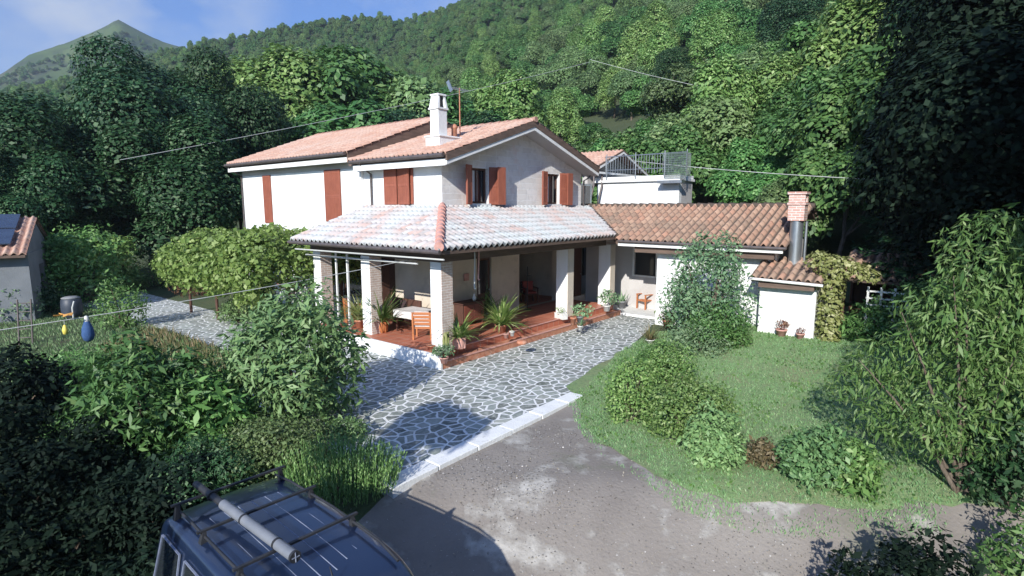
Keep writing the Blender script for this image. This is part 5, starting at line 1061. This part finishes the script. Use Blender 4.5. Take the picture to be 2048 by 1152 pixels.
potted('potted_plant', F_(1160, 646), 'round', .13, .24, 'greypot', 'bushy', 'grey leaved bushy plant before the brown door', seed=14, L=.62, n=70, leafm='leaf_blue')
potted('potted_plant', P(1160, 660, .21), 'round', .10, .16, 'whitepot', 'grass', 'grey tufted grass in a white pot on the step', seed=15, L=.42, n=40, leafm='leaf_blue')
potted('potted_plant', F_(1213, 622), 'round', .16, .24, 'whitepot', 'bushy', 'tall loose plant in a white pot against the right hand column', seed=16, L=.85, n=70, leafm='leaf_blue')
potted('potted_plant', P(1243, 620, .02), 'round', .2, .42, 'greypot', 'sword', 'sword leaf plant in a large grey pot just right of the porch end', seed=17, L=.6, n=28, leafm='leaf_blue')
potted('potted_plant', P(1300, 688, .01), 'round', .15, .16, 'whitepot', 'grass', 'yellowish tufted grass in a white bowl on the paving edge near the lawn', seed=18, L=.62, n=120, leafm='leaf_dry')
potted('potted_plant', l2w(8.36, -6.75, near_ground(*l2w(8.36, -6.75)[:2])), 'round', .17, .26, 'pink', 'bushy', 'larger of two pink pots with reddish bushes at the foot of the white shed wall', seed=19, L=.42, n=60, leafm='leaf_red')
potted('potted_plant', l2w(8.36, -7.3, near_ground(*l2w(8.36, -7.3)[:2])), 'round', .13, .2, 'pink', 'bushy', 'smaller of two pink pots with reddish bushes at the foot of the white shed wall', seed=20, L=.3, n=45, leafm='leaf_red')
potted('potted_plant', l2w(8.2, -5.2, .05), 'round', .2, .28, 'terra', 'bushy', 'terracotta pot with red flecked leaves between the airy shrub and the shed', seed=21, L=.45, n=60, leafm='leaf_red')
potted('potted_plant', P(1335, 655, .02), 'round', .2, .3, 'terra', 'bushy', 'terracotta pot half hidden at the left foot of the airy shrub', seed=22, L=.5, n=60, leafm='leaf_red')
o = MB().lathe([(0, 0), (.14, 0), (.17, .05), (.15, .10), (.10, .12), (0, .12)], 14).build('bowl', M['terra']); o.location = F_(1044, 688); tag(o, 'empty terracotta bowl lying on the front edge of the porch', 'bowl')

def chair(name, loc, rz, fm, cm, label, w=.56, hb=.88, cush=True):
    t = empty(name, loc, rz, label, 'chair'); h = .40
    for sx in (-1, 1):
        MB().box(sx * w / 2 - .025, sx * w / 2 + .025, -.27, -.22, 0, .62).build('leg', M[fm], t); MB().hexa([(sx * w / 2 - .025, .22, 0), (sx * w / 2 + .025, .22, 0), (sx * w / 2 + .025, .27, 0), (sx * w / 2 - .025, .27, 0)], [(sx * w / 2 - .025, .30, hb), (sx * w / 2 + .025, .30, hb), (sx * w / 2 + .025, .34, hb), (sx * w / 2 - .025, .34, hb)]).build('leg', M[fm], t)
        MB().box(sx * w / 2 - .035, sx * w / 2 + .035, -.29, .26, .621, .655).build('armrest', M[fm], t)
    MB().box(-w / 2 + .026, w / 2 - .026, -.26, .24, h - .05, h).build('seat', M[fm], t)
    b = MB()
    for i in range(4): b.box(-w / 2 + .03, w / 2 - .03, .265 + .01 * i, .285 + .01 * i, h + .08 + i * .11, h + .155 + i * .11)
    b.build('backrest', M[fm], t)
    if cush:
        MB().box(-w / 2 + .04, w / 2 - .04, -.24, .22, h + .001, h + .09).build('seat_cushion', M[cm], t, bevel=.03); MB().hexa([(-w / 2 + .04, .15, h + .10), (w / 2 - .04, .15, h + .10), (w / 2 - .04, .25, h + .10), (-w / 2 + .04, .25, h + .10)], [(-w / 2 + .04, .20, hb + .02), (w / 2 - .04, .20, hb + .02), (w / 2 - .04, .30, hb + .02), (-w / 2 + .04, .30, hb + .02)]).build('back_cushion', M[cm], t, bevel=.03)
    return t
M['cush_white'] = mat('white_cushion', (0.76, 0.72, 0.70), (0.66, 0.62, 0.6), 8, 0.95); M['cush_red'] = mat('red_cushion', (0.40, 0.09, 0.07), (0.30, 0.07, 0.06), 9, 0.95); M['cush_dark'] = mat('dark_cushion', (0.045, 0.03, 0.035), (0.08, 0.05, 0.05), 9, 0.95)
chair('garden_chair', F_(848, 676), TH + 2.2, 'wood', 'cush_white', 'orange wooden armchair with white cushions beside the corner column')
chair('garden_chair', F_(812, 654), TH - .7, 'darkwood', 'cush_dark', 'dark armchair right of the orange barrel plant')
chair('garden_chair', l2w(1.1, 5.6, FL), TH + 1.2, 'wood', 'cush_red', 'orange wooden armchair with red cushions between the two left columns')
chair('garden_chair', P(1290, 617, .1), TH - 1.9, 'wood', 'wood', 'low orange wooden chair standing in the shade at the low wing', w=.5, hb=.72, cush=False)
bn = empty('bench', l2w(2.25, 3.9, FL), TH + PI / 2, 'dark red bench with cushions against the wall behind the corner column', 'bench')
MB().box(-.8, .8, -.25, .25, .36, .42).build('seat', M['darkwood'], bn); MB().box(-.8, .8, .2, .26, .5, .95).build('backrest', M['darkwood'], bn)
for sx in (-.7, .7): MB().box(sx - .04, sx + .04, -.22, .24, 0, .359).build('leg', M['darkwood'], bn)
MB().box(-.75, .75, -.23, .19, .421, .52).build('cushion', M['cush_red'], bn, bevel=.03)
tb_ = empty('table', l2w(1.6, 3.0, FL), TH, 'small table under a pinkish white cloth behind the white cushioned armchair', 'table')
MB().box(-.4, .4, -.5, .5, .68, .72).build('tabletop', M['darkwood'], tb_)
for sx in (-.35, .35):
    for sy in (-.45, .45): MB().box(sx - .025, sx + .025, sy - .025, sy + .025, 0, .679).build('leg', M['darkwood'], tb_)
o = MB().box(-.43, .43, -.53, .53, .722, .732).box(-.435, -.43, -.53, .53, .50, .731).box(.43, .435, -.53, .53, .50, .731).build('tablecloth', M['cush_white']); o.location = l2w(1.6, 3.0, FL); o.rotation_euler = (0, 0, TH); tag(o, 'pinkish white cloth draped over the small porch table', 'tablecloth')
def loc_box(name, label, cat, x, y, z, boxes, m):
    t = empty(name, l2w(x, y, z), TH, label, cat)
    for (nm, bb, mm) in boxes:
        MB().box(*bb).build(nm, M[mm or m], t, bevel=.006)
    return t
loc_box('sideboard', 'dark wooden sideboard against the wall left of the dark door', 'cabinet', 3.6, 2.35, FL, [('body', (-.55, .55, -.22, .22, .12, .78), None), ('top', (-.6, .6, -.26, .25, .782, .83), None), ('leg', (-.52, -.46, -.2, -.14, 0, .119), None), ('leg', (.46, .52, -.2, -.14, 0, .119), None), ('door', (-.5, -.01, -.235, -.221, .16, .74), 'shutter_in'), ('door', (.01, .5, -.235, -.221, .16, .74), 'shutter_in')], 'darkwood')
j = MB().lathe([(0, 0), (.05, 0), (.075, .08), (.06, .15), (.035, .19), (.05, .24), (.03, .24), (0, .2)], 14).build('jug', M['whitepot']); j.location = l2w(3.75, 2.25, FL + .832); tag(j, 'white jug standing on the dark sideboard', 'jug')
loc_box('cupboard', 'dark cupboard inside the large open doorway of the porch', 'cabinet', 7.6, 5.2, FL, [('body', (-.7, .7, -.3, .3, 0, 1.25), None), ('door', (-.66, -.01, -.315, -.301, .06, 1.2), 'darkwood'), ('door', (.01, .66, -.315, -.301, .06, 1.2), 'darkwood')], 'black')
chair('dining_chair', l2w(7.35, 3.6, FL), TH + .4, 'darkwood', 'cush_dark', 'dark chair just inside the large open doorway'); chair('dining_chair', l2w(8.6, 3.5, FL), TH - .5, 'darkwood', 'cush_red', 'dark chair with reddish cushion further right inside the open doorway')
tl = empty('floor_lamp', l2w(7.15, 2.5, FL), TH, 'thin dark stand with small arms at the left of the large open doorway', 'stand'); MB().tube([(0, 0, 0), (0, 0, 1.75)], .02, 7).build('pole', M['black'], tl); MB().lathe([(0, 0), (.16, 0), (.14, .03), (0, .04)], 12).build('base', M['black'], tl); MB().tube([(-.02, 0, 1.4), (.25, 0, 1.36)], .016, 6).tube([(-.02, 0, 1.2), (.18, 0, 1.12)], .016, 6).build('arm', M['black'], tl)
loc_box('wall_plaque', 'small pinkish ornament hung on the wall above the sideboard', 'ornament', 3.85, 2.70, 2.0, [('plate', (-.12, .12, 0, .04, -.1, .16), None)], 'pink')
# dark shelves with bottles and jars behind the left column
sh_ = empty('shelf', l2w(2.3, 5.95, FL), TH + PI / 2, 'dark shelf rack full of small things between the two left columns', 'shelf')
for z in (.5, .95, 1.4, 1.85): MB().box(-.62, .62, -.15, .15, z, z + .03).build('board', M['darkwood'], sh_)
for sx in (-.64, .62): MB().box(sx, sx + .025, -.16, .16, 0, 2.1).build('side_panel', M['darkwood'], sh_)
r = np.random.default_rng(5); bi = 0
for z in (.53, .98, 1.43, 1.88):
    for x in np.linspace(-.5, .5, 5):
        hh = r.uniform(.14, .26); rr = r.uniform(.03, .055); b = MB().lathe([(0, 0), (rr, 0), (rr, hh * .62), (rr * .4, hh * .8), (rr * .4, hh), (0, hh)], 10)
        o = b.build('jar', M[['whitepot', 'greypot', 'curtain', 'terra', 'metal'][bi % 5]]); a = TH + PI / 2; px_ = l2w(2.3, 5.95, FL); xx = x + r.normal() * .03
        o.location = (px_.x + xx * math.cos(a), px_.y + xx * math.sin(a), FL + z + .001); tag(o, 'small jar or vase among those on the dark shelf between the left columns', 'jar', 'jars on the dark shelf'); bi += 1
# rope and strap hanging from the front beam
for (px, yt, yb, lb, mm) in ((947, 486, 578, 'long pale strap hanging under the front eave before the dark door', 'cable'), (955, 484, 560, 'knotted pinkish rope hanging under the front eave right of the strap', 'pink')):
    L_ = w2l(*P(px, 600, 0)[:2]); a = ray(px, yt); 
    co_ = w2l(0, 0); dl = (a.x * CX + a.y * SX, -a.x * SX + a.y * CX); t_ = (.25 - co_[1]) / dl[1]; X_ = co_[0] + dl[0] * t_; zt = H + a.z * t_; a2 = ray(px, yb); zb = H + a2.z * (.25 - co_[1]) / (-a2.x * SX + a2.y * CX)
    b = MB().tube([(0, 0, zt), (.015, 0, zt * .6 + zb * .4), (-.01, 0, zb + .05), (.02, 0, zb)], [.022, .022, .026, .035], 7); o = b.build('hanging_rope', M[mm]); o.location = l2w(X_, .22, 0); tag(o, lb, 'rope')

# ------------------------------------------------------------------ the garden on the left
bq = P(146, 636); br = empty('barrel', bq, 0, 'dark blue grey water barrel with a pale lid standing on the grass', 'barrel'); MB().lathe([(0, 0), (.30, 0), (.36, .25), (.37, .5), (.34, .78), (.30, .82)], 18).build('body', mat('barrel_plastic', (0.035, 0.045, 0.065), (0.05, 0.06, 0.08), 5, .5), br); MB().lathe([(.31, .821), (.33, .85), (.2, .90), (0, .91)], 18).build('lid', M['greypot'], br); MB().tube([(.3, -.35, 0), (.34, -.4, .5), (.36, -.3, .75)], .03, 6).build('hose', M['cable'], br)
bk = empty('bucket', P(100, 622), 0, 'upturned grey tub with a leaning white pole beside the dark bushes', 'tub'); MB().lathe([(.34, 0), (.27, .42), (.25, .45), (0, .46)], 18).build('body', M['greypot'], bk); MB().tube([(-.6, -.3, 0), (-.15, -.1, .55)], .03, 6).build('pole', M['cable'], bk)
pg_ = empty('ladder', PD(42, 612, 24), math.radians(20), 'short dark ladder leaning at the outbuilding door', 'ladder'); pg_.location.z = 0
for sx in (-.18, .18): MB().tube([(sx, 0, 0), (sx, .25, 1.5)], .025, 6).build('rail', M['pipe'], pg_)
b = MB()
for i in range(5): b.tube([(-.18, .04 + i * .05, .25 + i * .28), (.18, .04 + i * .05, .25 + i * .28)], .018, 6)
b.build('rungs', M['pipe'], pg_)
def cable(name, a, b_, sag, rad, label, cat='cable'):
    a, b_ = Vector(a), Vector(b_); pts = [a.lerp(b_, i / 24) - Vector((0, 0, sag * 4 * (i / 24) * (1 - i / 24))) for i in range(25)]
    return tag(MB().tube(pts, rad, 6).build(name, M['cable']), label, cat), pts
cl_a, cl_b = PD(-330, 708, 13.0), l2w(.32, 1.35, 3.03)
_, clp = cable('clothes_line', cl_a, cl_b, .10, .008, 'pale clothes line running from the porch corner down to the left across the garden', 'clothes line')
o = MB().tube([(0, 0, -.2), (0, 0, cl_a.z)], .05, 8).build('line_post', M['metal']); o.location = (cl_a.x, cl_a.y, 0); tag(o, 'grey metal post holding the far left end of the clothes line', 'post')
cable('overhead_cable', PD(240, 320, 35), PD(1180, 124, 62), .3, .016, 'pale overhead cable passing behind the main chimney above the wing roof')
cable('overhead_cable', PD(1180, 119, 56), PD(1520, 195, 48), .2, .015, 'faint overhead cable high on the wooded slope right of the gable')
cable('overhead_cable', PD(1236, 318, 33), PD(1905, 366, 25), .15, .015, 'overhead cable running from the small gable to the dark wood on the right')
def on_line(px):
    best = None
    for p in clp:
        zc_ = p.y * CP - (p.z - H) * SP; q = 1024 + F_PX * p.x / zc_
        if best is None or abs(q - px) < best[0]: best = (abs(q - px), p)
    return best[1]
def on_line2(px):
    for a, b_ in zip(clp, clp[1:]):
        qa = 1024 + F_PX * a.x / (a.y * CP - (a.z - H) * SP); qb = 1024 + F_PX * b_.x / (b_.y * CP - (b_.z - H) * SP)
        if min(qa, qb) <= px <= max(qa, qb): return a.lerp(b_, (px - qa) / (qb - qa))
    return on_line(px)
pb = on_line2(172); blue = mat('blue_cloth', (0.03, 0.075, 0.19), (0.045, 0.10, 0.24), 14, 0.9)
bag = empty('peg_bag', pb, .5, 'blue cloth peg bag with a white top hanging from the clothes line', 'peg bag'); b = MB(); n = 8
b.lathe([(.02, -.02), (.07, -.10), (.15, -.28), (.17, -.44), (.13, -.55), (.04, -.60), (0, -.60)], 12).build('bag', blue, bag); MB().lathe([(.0, .03), (.04, .02), (.06, -.04), (.075, -.12), (.05, -.12)], 10).build('hanger', M['whitepot'], bag); bag.scale = (.62, .62, .8)
py_ = on_line2(128); yl = empty('wind_spinner', py_, .3, 'small yellow and orange wind spinner hanging by the clothes line left of the blue bag', 'ornament')
MB().tube([(0, 0, 0), (0, 0, -.10)], .006, 5).build('cord', M['cable'], yl)
ym = mat('yellow_plastic', (0.70, 0.58, 0.08), (0.8, 0.7, 0.2), 10, 0.5); om = mat('orange_plastic', (0.62, 0.30, 0.08), (0.7, 0.4, 0.1), 10, 0.5)
b = MB()
for i in range(4): a = i * PI / 2 + .3; b.hexa([(0, 0, .12), (.16 * math.cos(a), .16 * math.sin(a), .10), (.2 * math.cos(a + .5), .2 * math.sin(a + .5), .14), (.02, 0, .125)], [(0, 0, .14), (.16 * math.cos(a), .16 * math.sin(a), .12), (.2 * math.cos(a + .5), .2 * math.sin(a + .5), .16), (.02, 0, .145)])
b.build('vane', om, yl); MB().lathe([(0, -.34), (.05, -.32), (.06, -.22), (.03, -.12), (0, -.10)], 10).build('body', ym, yl); yl.scale = (.8, .8, .8)
# antenna on the main roof
an = local_thing('tv_antenna', 4.62, 3.7, 7.04, 'thin rusty television antenna mast standing behind the main chimney', 'antenna')
MB().tube([(0, 0, 0), (0, 0, 1.75)], .022, 6).build('mast', M['terra'], an)
b = MB().beam((-.45, 0, 1.68), (.35, 0, 1.72), .02, .02)
for i in range(7): b.beam((-.42 + i * .12, -.16, 1.70), (-.42 + i * .12, .16, 1.70), .012, .012)
b.beam((-.5, -.1, 1.55), (-.5, .1, 1.92), .02, .14).build('aerial', M['metal'], an)

# ------------------------------------------------------------------ the blue car with its roof rack
hd = Vector((.747, -.665, 0)).normalized(); rr_ = Vector((-3.63, 6.62, 0)); vo = rr_ + hd * 2.10
VZ = -.80
VAN = empty('parked_car', (vo.x, vo.y, VZ), math.atan2(hd.y, hd.x), 'dark blue estate car with ribbed roof and roof rack parked below the kerb', 'car')
M['carblue'] = mat('blue_car_paint', (0.006, 0.015, 0.042), (0.009, 0.018, 0.046), 1.5, 0.30, spec=.6, coat=0.8, layers=[((0.02, 0.032, 0.07), 3.0, .58, .85)])
M['cartrim'] = mat('car_trim', (0.02, 0.022, 0.026), (0.035, 0.036, 0.04), 6, 0.5)
M['carline'] = mat('pale_car_line', (0.22, 0.25, 0.32), (0.13, 0.15, 0.22), 9, 0.6)  # pale colour of the roof ribs, window trim and tube cap cross
M['pvc'] = mat('grey_pvc', (0.15, 0.165, 0.19), (0.20, 0.21, 0.23), 3, 0.45)
sec = [(-2.30, .42, .78, .80, .66, .98), (-2.28, .36, .84, .92, .70, 1.30), (-2.20, .32, .88, .96, .69, 1.62), (-2.10, .30, .90, .98, .70, 1.70), (-1.6, .28, .91, .98, .72, 1.745), (-.6, .27, .92, .97, .73, 1.765), (.35, .27, .92, .96, .71, 1.745), (.80, .27, .91, .95, .66, 1.70),
       (.98, .27, .88, .95, .60, 1.58), (1.62, .28, .87, .93, .70, 1.06), (1.75, .29, .865, .92, .74, 1.02), (2.25, .32, .84, .86, .72, .93), (2.50, .36, .78, .74, .64, .80), (2.56, .42, .70, .62, .58, .66)]
def ring(s):
    x, zb, w, zbelt, wr, zr = s; m1 = .5
    h = [(w * .90, zb), (w * .99, zb + .12), (w, (zb + zbelt) / 2), (w * .985, zbelt), (wr + .035, zr - .075), (wr, zr - .03), (wr * .88, zr), (wr * .45, zr + .016)]
    return [(x, a, z) for a, z in h] + [(x, 0, zr + .02)] + [(x, -a, z) for a, z in reversed(h)]
vb = MB(); rings = [ring(s) for s in sec]; n = len(rings[0]); vs = [p for q in rings for p in q]
fs = [(i * n + k, (i + 1) * n + k, (i + 1) * n + k + 1, i * n + k + 1) for i in range(len(sec) - 1) for k in range(n - 1)]
vb.add(vs, fs, True); vb.add(rings[0], [tuple(range(n))]); vb.add(rings[-1], [tuple(range(n))[::-1]]); vb.add([rings[0][0], rings[0][-1], rings[-1][-1], rings[-1][0]], [(0, 1, 2, 3)])
body = vb.build('body', M['carblue'], VAN)
sb_ = body.modifiers.new('sub', 'SUBSURF'); sb_.levels = 1; sb_.render_levels = 2
def lp(a, b_, t): return tuple(a[i] + (b_[i] - a[i]) * t for i in range(3))
def side_pt(x, t, sgn, out=.012):
    for a, b_ in zip(sec, sec[1:]):
        if a[0] <= x <= b_[0]:
            k = (x - a[0]) / (b_[0] - a[0]); w = a[2] + (b_[2] - a[2]) * k; zb = a[3] + (b_[3] - a[3]) * k; wr = a[4] + (b_[4] - a[4]) * k; zr = a[5] + (b_[5] - a[5]) * k
            return (x, sgn * (w * .985 + (wr + .035 - w * .985) * t + out), zb + (zr - .075 - zb) * t)
for sgn in (-1, 1):
    for (x0, x1) in ((-2.02, -1.32), (-1.24, -.40), (-.32, .62)):
        b = MB(); q = [side_pt(x0, .10, sgn), side_pt(x1, .10, sgn), side_pt(x1 - .03, .86, sgn), side_pt(x0 + .05, .86, sgn)]; q2 = [(p[0], p[1] - sgn * .03, p[2]) for p in q]; b.hexa(q2, q); b.build('side_window', M['glass'], VAN)
        f = MB()
        for i in range(4): f.beam(Vector(q[i]) + Vector((0, sgn * .004, 0)), Vector(q[(i + 1) % 4]) + Vector((0, sgn * .004, 0)), .018, .014)
        f.build('window_trim', M['carline'], VAN)
    for (x, z0_) in ((-1.28, .3), (-.36, .3), (.66, .3)): MB().beam((x, sgn * .925, .32), (x, sgn * .912, .94), .006, .012).build('door_seam', M['cartrim'], VAN)
    for x in (-.48, .50): MB().box(x - .09, x + .09, sgn * .915 - .015, sgn * .915 + .015, .84, .87).build('door_handle', M['cartrim'], VAN)
    for x in (-1.45, 1.55):
        wl2 = empty('wheel', (x, sgn * .80, .30)); wl2.parent = VAN
        t = MB(); 
        for nm, rad, ww, mm in (('tyre', .31, .10, 'black'), ('rim', .20, .108, 'metal')):
            b = MB(); prof = [(rad * .7, -ww), (rad, -ww * .9), (rad, ww * .9), (rad * .7, ww)] if nm == 'tyre' else [(0, -ww), (rad, -ww), (rad, ww), (0, ww)]
            vs2 = [(rr2 * math.cos(2 * PI * k / 20), yy, rr2 * math.sin(2 * PI * k / 20)) for rr2, yy in prof for k in range(20)]
            b.add(vs2, [(i * 20 + k, i * 20 + (k + 1) % 20, (i + 1) * 20 + (k + 1) % 20, (i + 1) * 20 + k) for i in range(3) for k in range(20)], True); b.build(nm, M[mm], wl2)
    MB().box(1.0, 1.2, sgn * .93 - .07, sgn * .93 + .07, 1.0, 1.14).build('mirror', M['carblue'], VAN, bevel=.03)
    MB().box(2.46, 2.54, sgn * .58 - .16, sgn * .58 + .16, .62, .76).build('headlight', M['metal'], VAN, bevel=.02)
    MB().box(-2.33, -2.27, sgn * .66 - .07, sgn * .66 + .07, .75, 1.15).build('tail_light', M['cush_red'], VAN, bevel=.01)
    MB().tube([(-2.0, sgn * .585, 1.765), (-1.6, sgn * .60, 1.80), (-.6, sgn * .615, 1.82), (.35, sgn * .60, 1.80), (.70, sgn * .575, 1.745)], .016, 8).build('roof_rail', M['cartrim'], VAN)
b = MB(); yy = (.56, .66); b.hexa([(1.00, -.54, 1.545), (1.56, -.66, 1.09), (1.56, .66, 1.09), (1.00, .54, 1.545)], [(1.025, -.54, 1.578), (1.585, -.66, 1.125), (1.585, .66, 1.125), (1.025, .54, 1.578)]); b.build('windscreen', M['glass'], VAN)
MB().hexa([(-2.27, -.55, 1.0), (-2.27, .55, 1.0), (-2.18, .50, 1.55), (-2.18, -.50, 1.55)], [(-2.315, -.55, 1.0), (-2.315, .55, 1.0), (-2.235, .50, 1.55), (-2.235, -.50, 1.55)]).build('rear_window', M['glass'], VAN)
MB().box(2.5, 2.62, -.72, .72, .34, .52).build('bumper', M['cartrim'], VAN, bevel=.03); MB().box(-2.42, -2.28, -.74, .74, .34, .52).build('bumper', M['cartrim'], VAN, bevel=.03)
def roof_z(x): return interp([(s[0], s[5]) for s in sec], x)
for i, y in enumerate((-.40, -.24, -.08, .08, .24, .40)):
    b = MB(); x0, x1 = -1.55, .42 - .08 * abs(i - 2.5); xs = np.linspace(x0, x1, 9); b.tube([(x, y, roof_z(x) + .012 - .018 * (abs(y) / .5) ** 2) for x in xs], .0075, 6); b.build('roof_rib', M['carline'], VAN)
for x in (-1.92, -1.12, -.20):
    cb = MB().box(x - .018, x + .018, -.68, .68, 1.862, 1.886).build('crossbar', M['cartrim'], VAN)
    for sy in (-1, 1): MB().hexa([(x - .04, sy * .63 - .035, roof_z(x) - .02), (x + .04, sy * .63 - .035, roof_z(x) - .02), (x + .04, sy * .63 + .035, roof_z(x) - .02), (x - .04, sy * .63 + .035, roof_z(x) - .02)], [(x - .02, sy * .61 - .02, 1.861), (x + .02, sy * .61 - .02, 1.861), (x + .02, sy * .61 + .02, 1.861), (x - .02, sy * .61 + .02, 1.861)]).build('foot', M['cartrim'], cb)
MB().tube([(.55, -.05, 1.74), (.47, -.05, 1.90)], [.012, .005], 6).build('aerial', M['black'], VAN)
# long grey tube carried on the rack
zt = VZ + 1.886 + .06
ta_, tb2 = P(392, 968, zt), P(588, 1112, zt); tbx = empty('roof_tube', (0, 0, 0), 0, 'long grey plastic tube strapped diagonally over the crossbars of the car roof', 'tube')
dt = (tb2 - ta_).normalized(); MB().tube([ta_.lerp(tb2, .33), tb2], .056, 18).build('tube', M['pvc'], tbx); MB().tube([ta_, ta_.lerp(tb2, .335)], .042, 16).build('tube', M['cartrim'], tbx)
MB().tube([tb2, tb2 + dt * .03], .060, 18).build('end_cap', M['cartrim'], tbx)
sp_ = tb2 + dt * .032; s1 = Vector((-dt.y, dt.x, 0)); MB().beam(sp_ - s1 * .04, sp_ + s1 * .04, .012, .008).beam(sp_ - Vector((0, 0, .05)), sp_ + Vector((0, 0, .05)), .012, .008).build('cap_cross', M['carline'], tbx)
for f_ in (.2, .55, .86): c_ = ta_.lerp(tb2, f_); MB().tube([c_ - dt * .015, c_ + dt * .015], .060, 14).build('strap', M['black'], tbx)
# the crown that throws the rounded shade on the paving stands left of the view
t_ = make_tree('broadleaf_tree', 6.75, 1.15, .75, 'leaf_mid', 4200, .16, 97, l_ := (-5.15, 1.7, -.8), nl=9); tag(t_, 'small high crowned tree just left of the view, shading the paving', 'tree')
# the air: far slopes fade a little
hz = bpy.data.materials.new('haze_air'); hz.use_nodes = True; hn = hz.node_tree; hn.nodes.clear(); ho = hn.nodes.new('ShaderNodeOutputMaterial'); hv = hn.nodes.new('ShaderNodeVolumePrincipled')
hv.inputs['Color'].default_value = (0.80, 0.88, 1.0, 1); hv.inputs['Density'].default_value = 0.00033; hv.inputs['Anisotropy'].default_value = 0.3; hn.links.new(hv.outputs[0], ho.inputs['Volume'])
hb = MB().box(-1700, 1700, -300, 1700, -80, 700).build('haze', hz); tag(hb, kind='stuff'); scene.cycles.volume_step_rate = 10; scene.cycles.volume_max_steps = 8; scene.cycles.volume_bounces = 0
#END
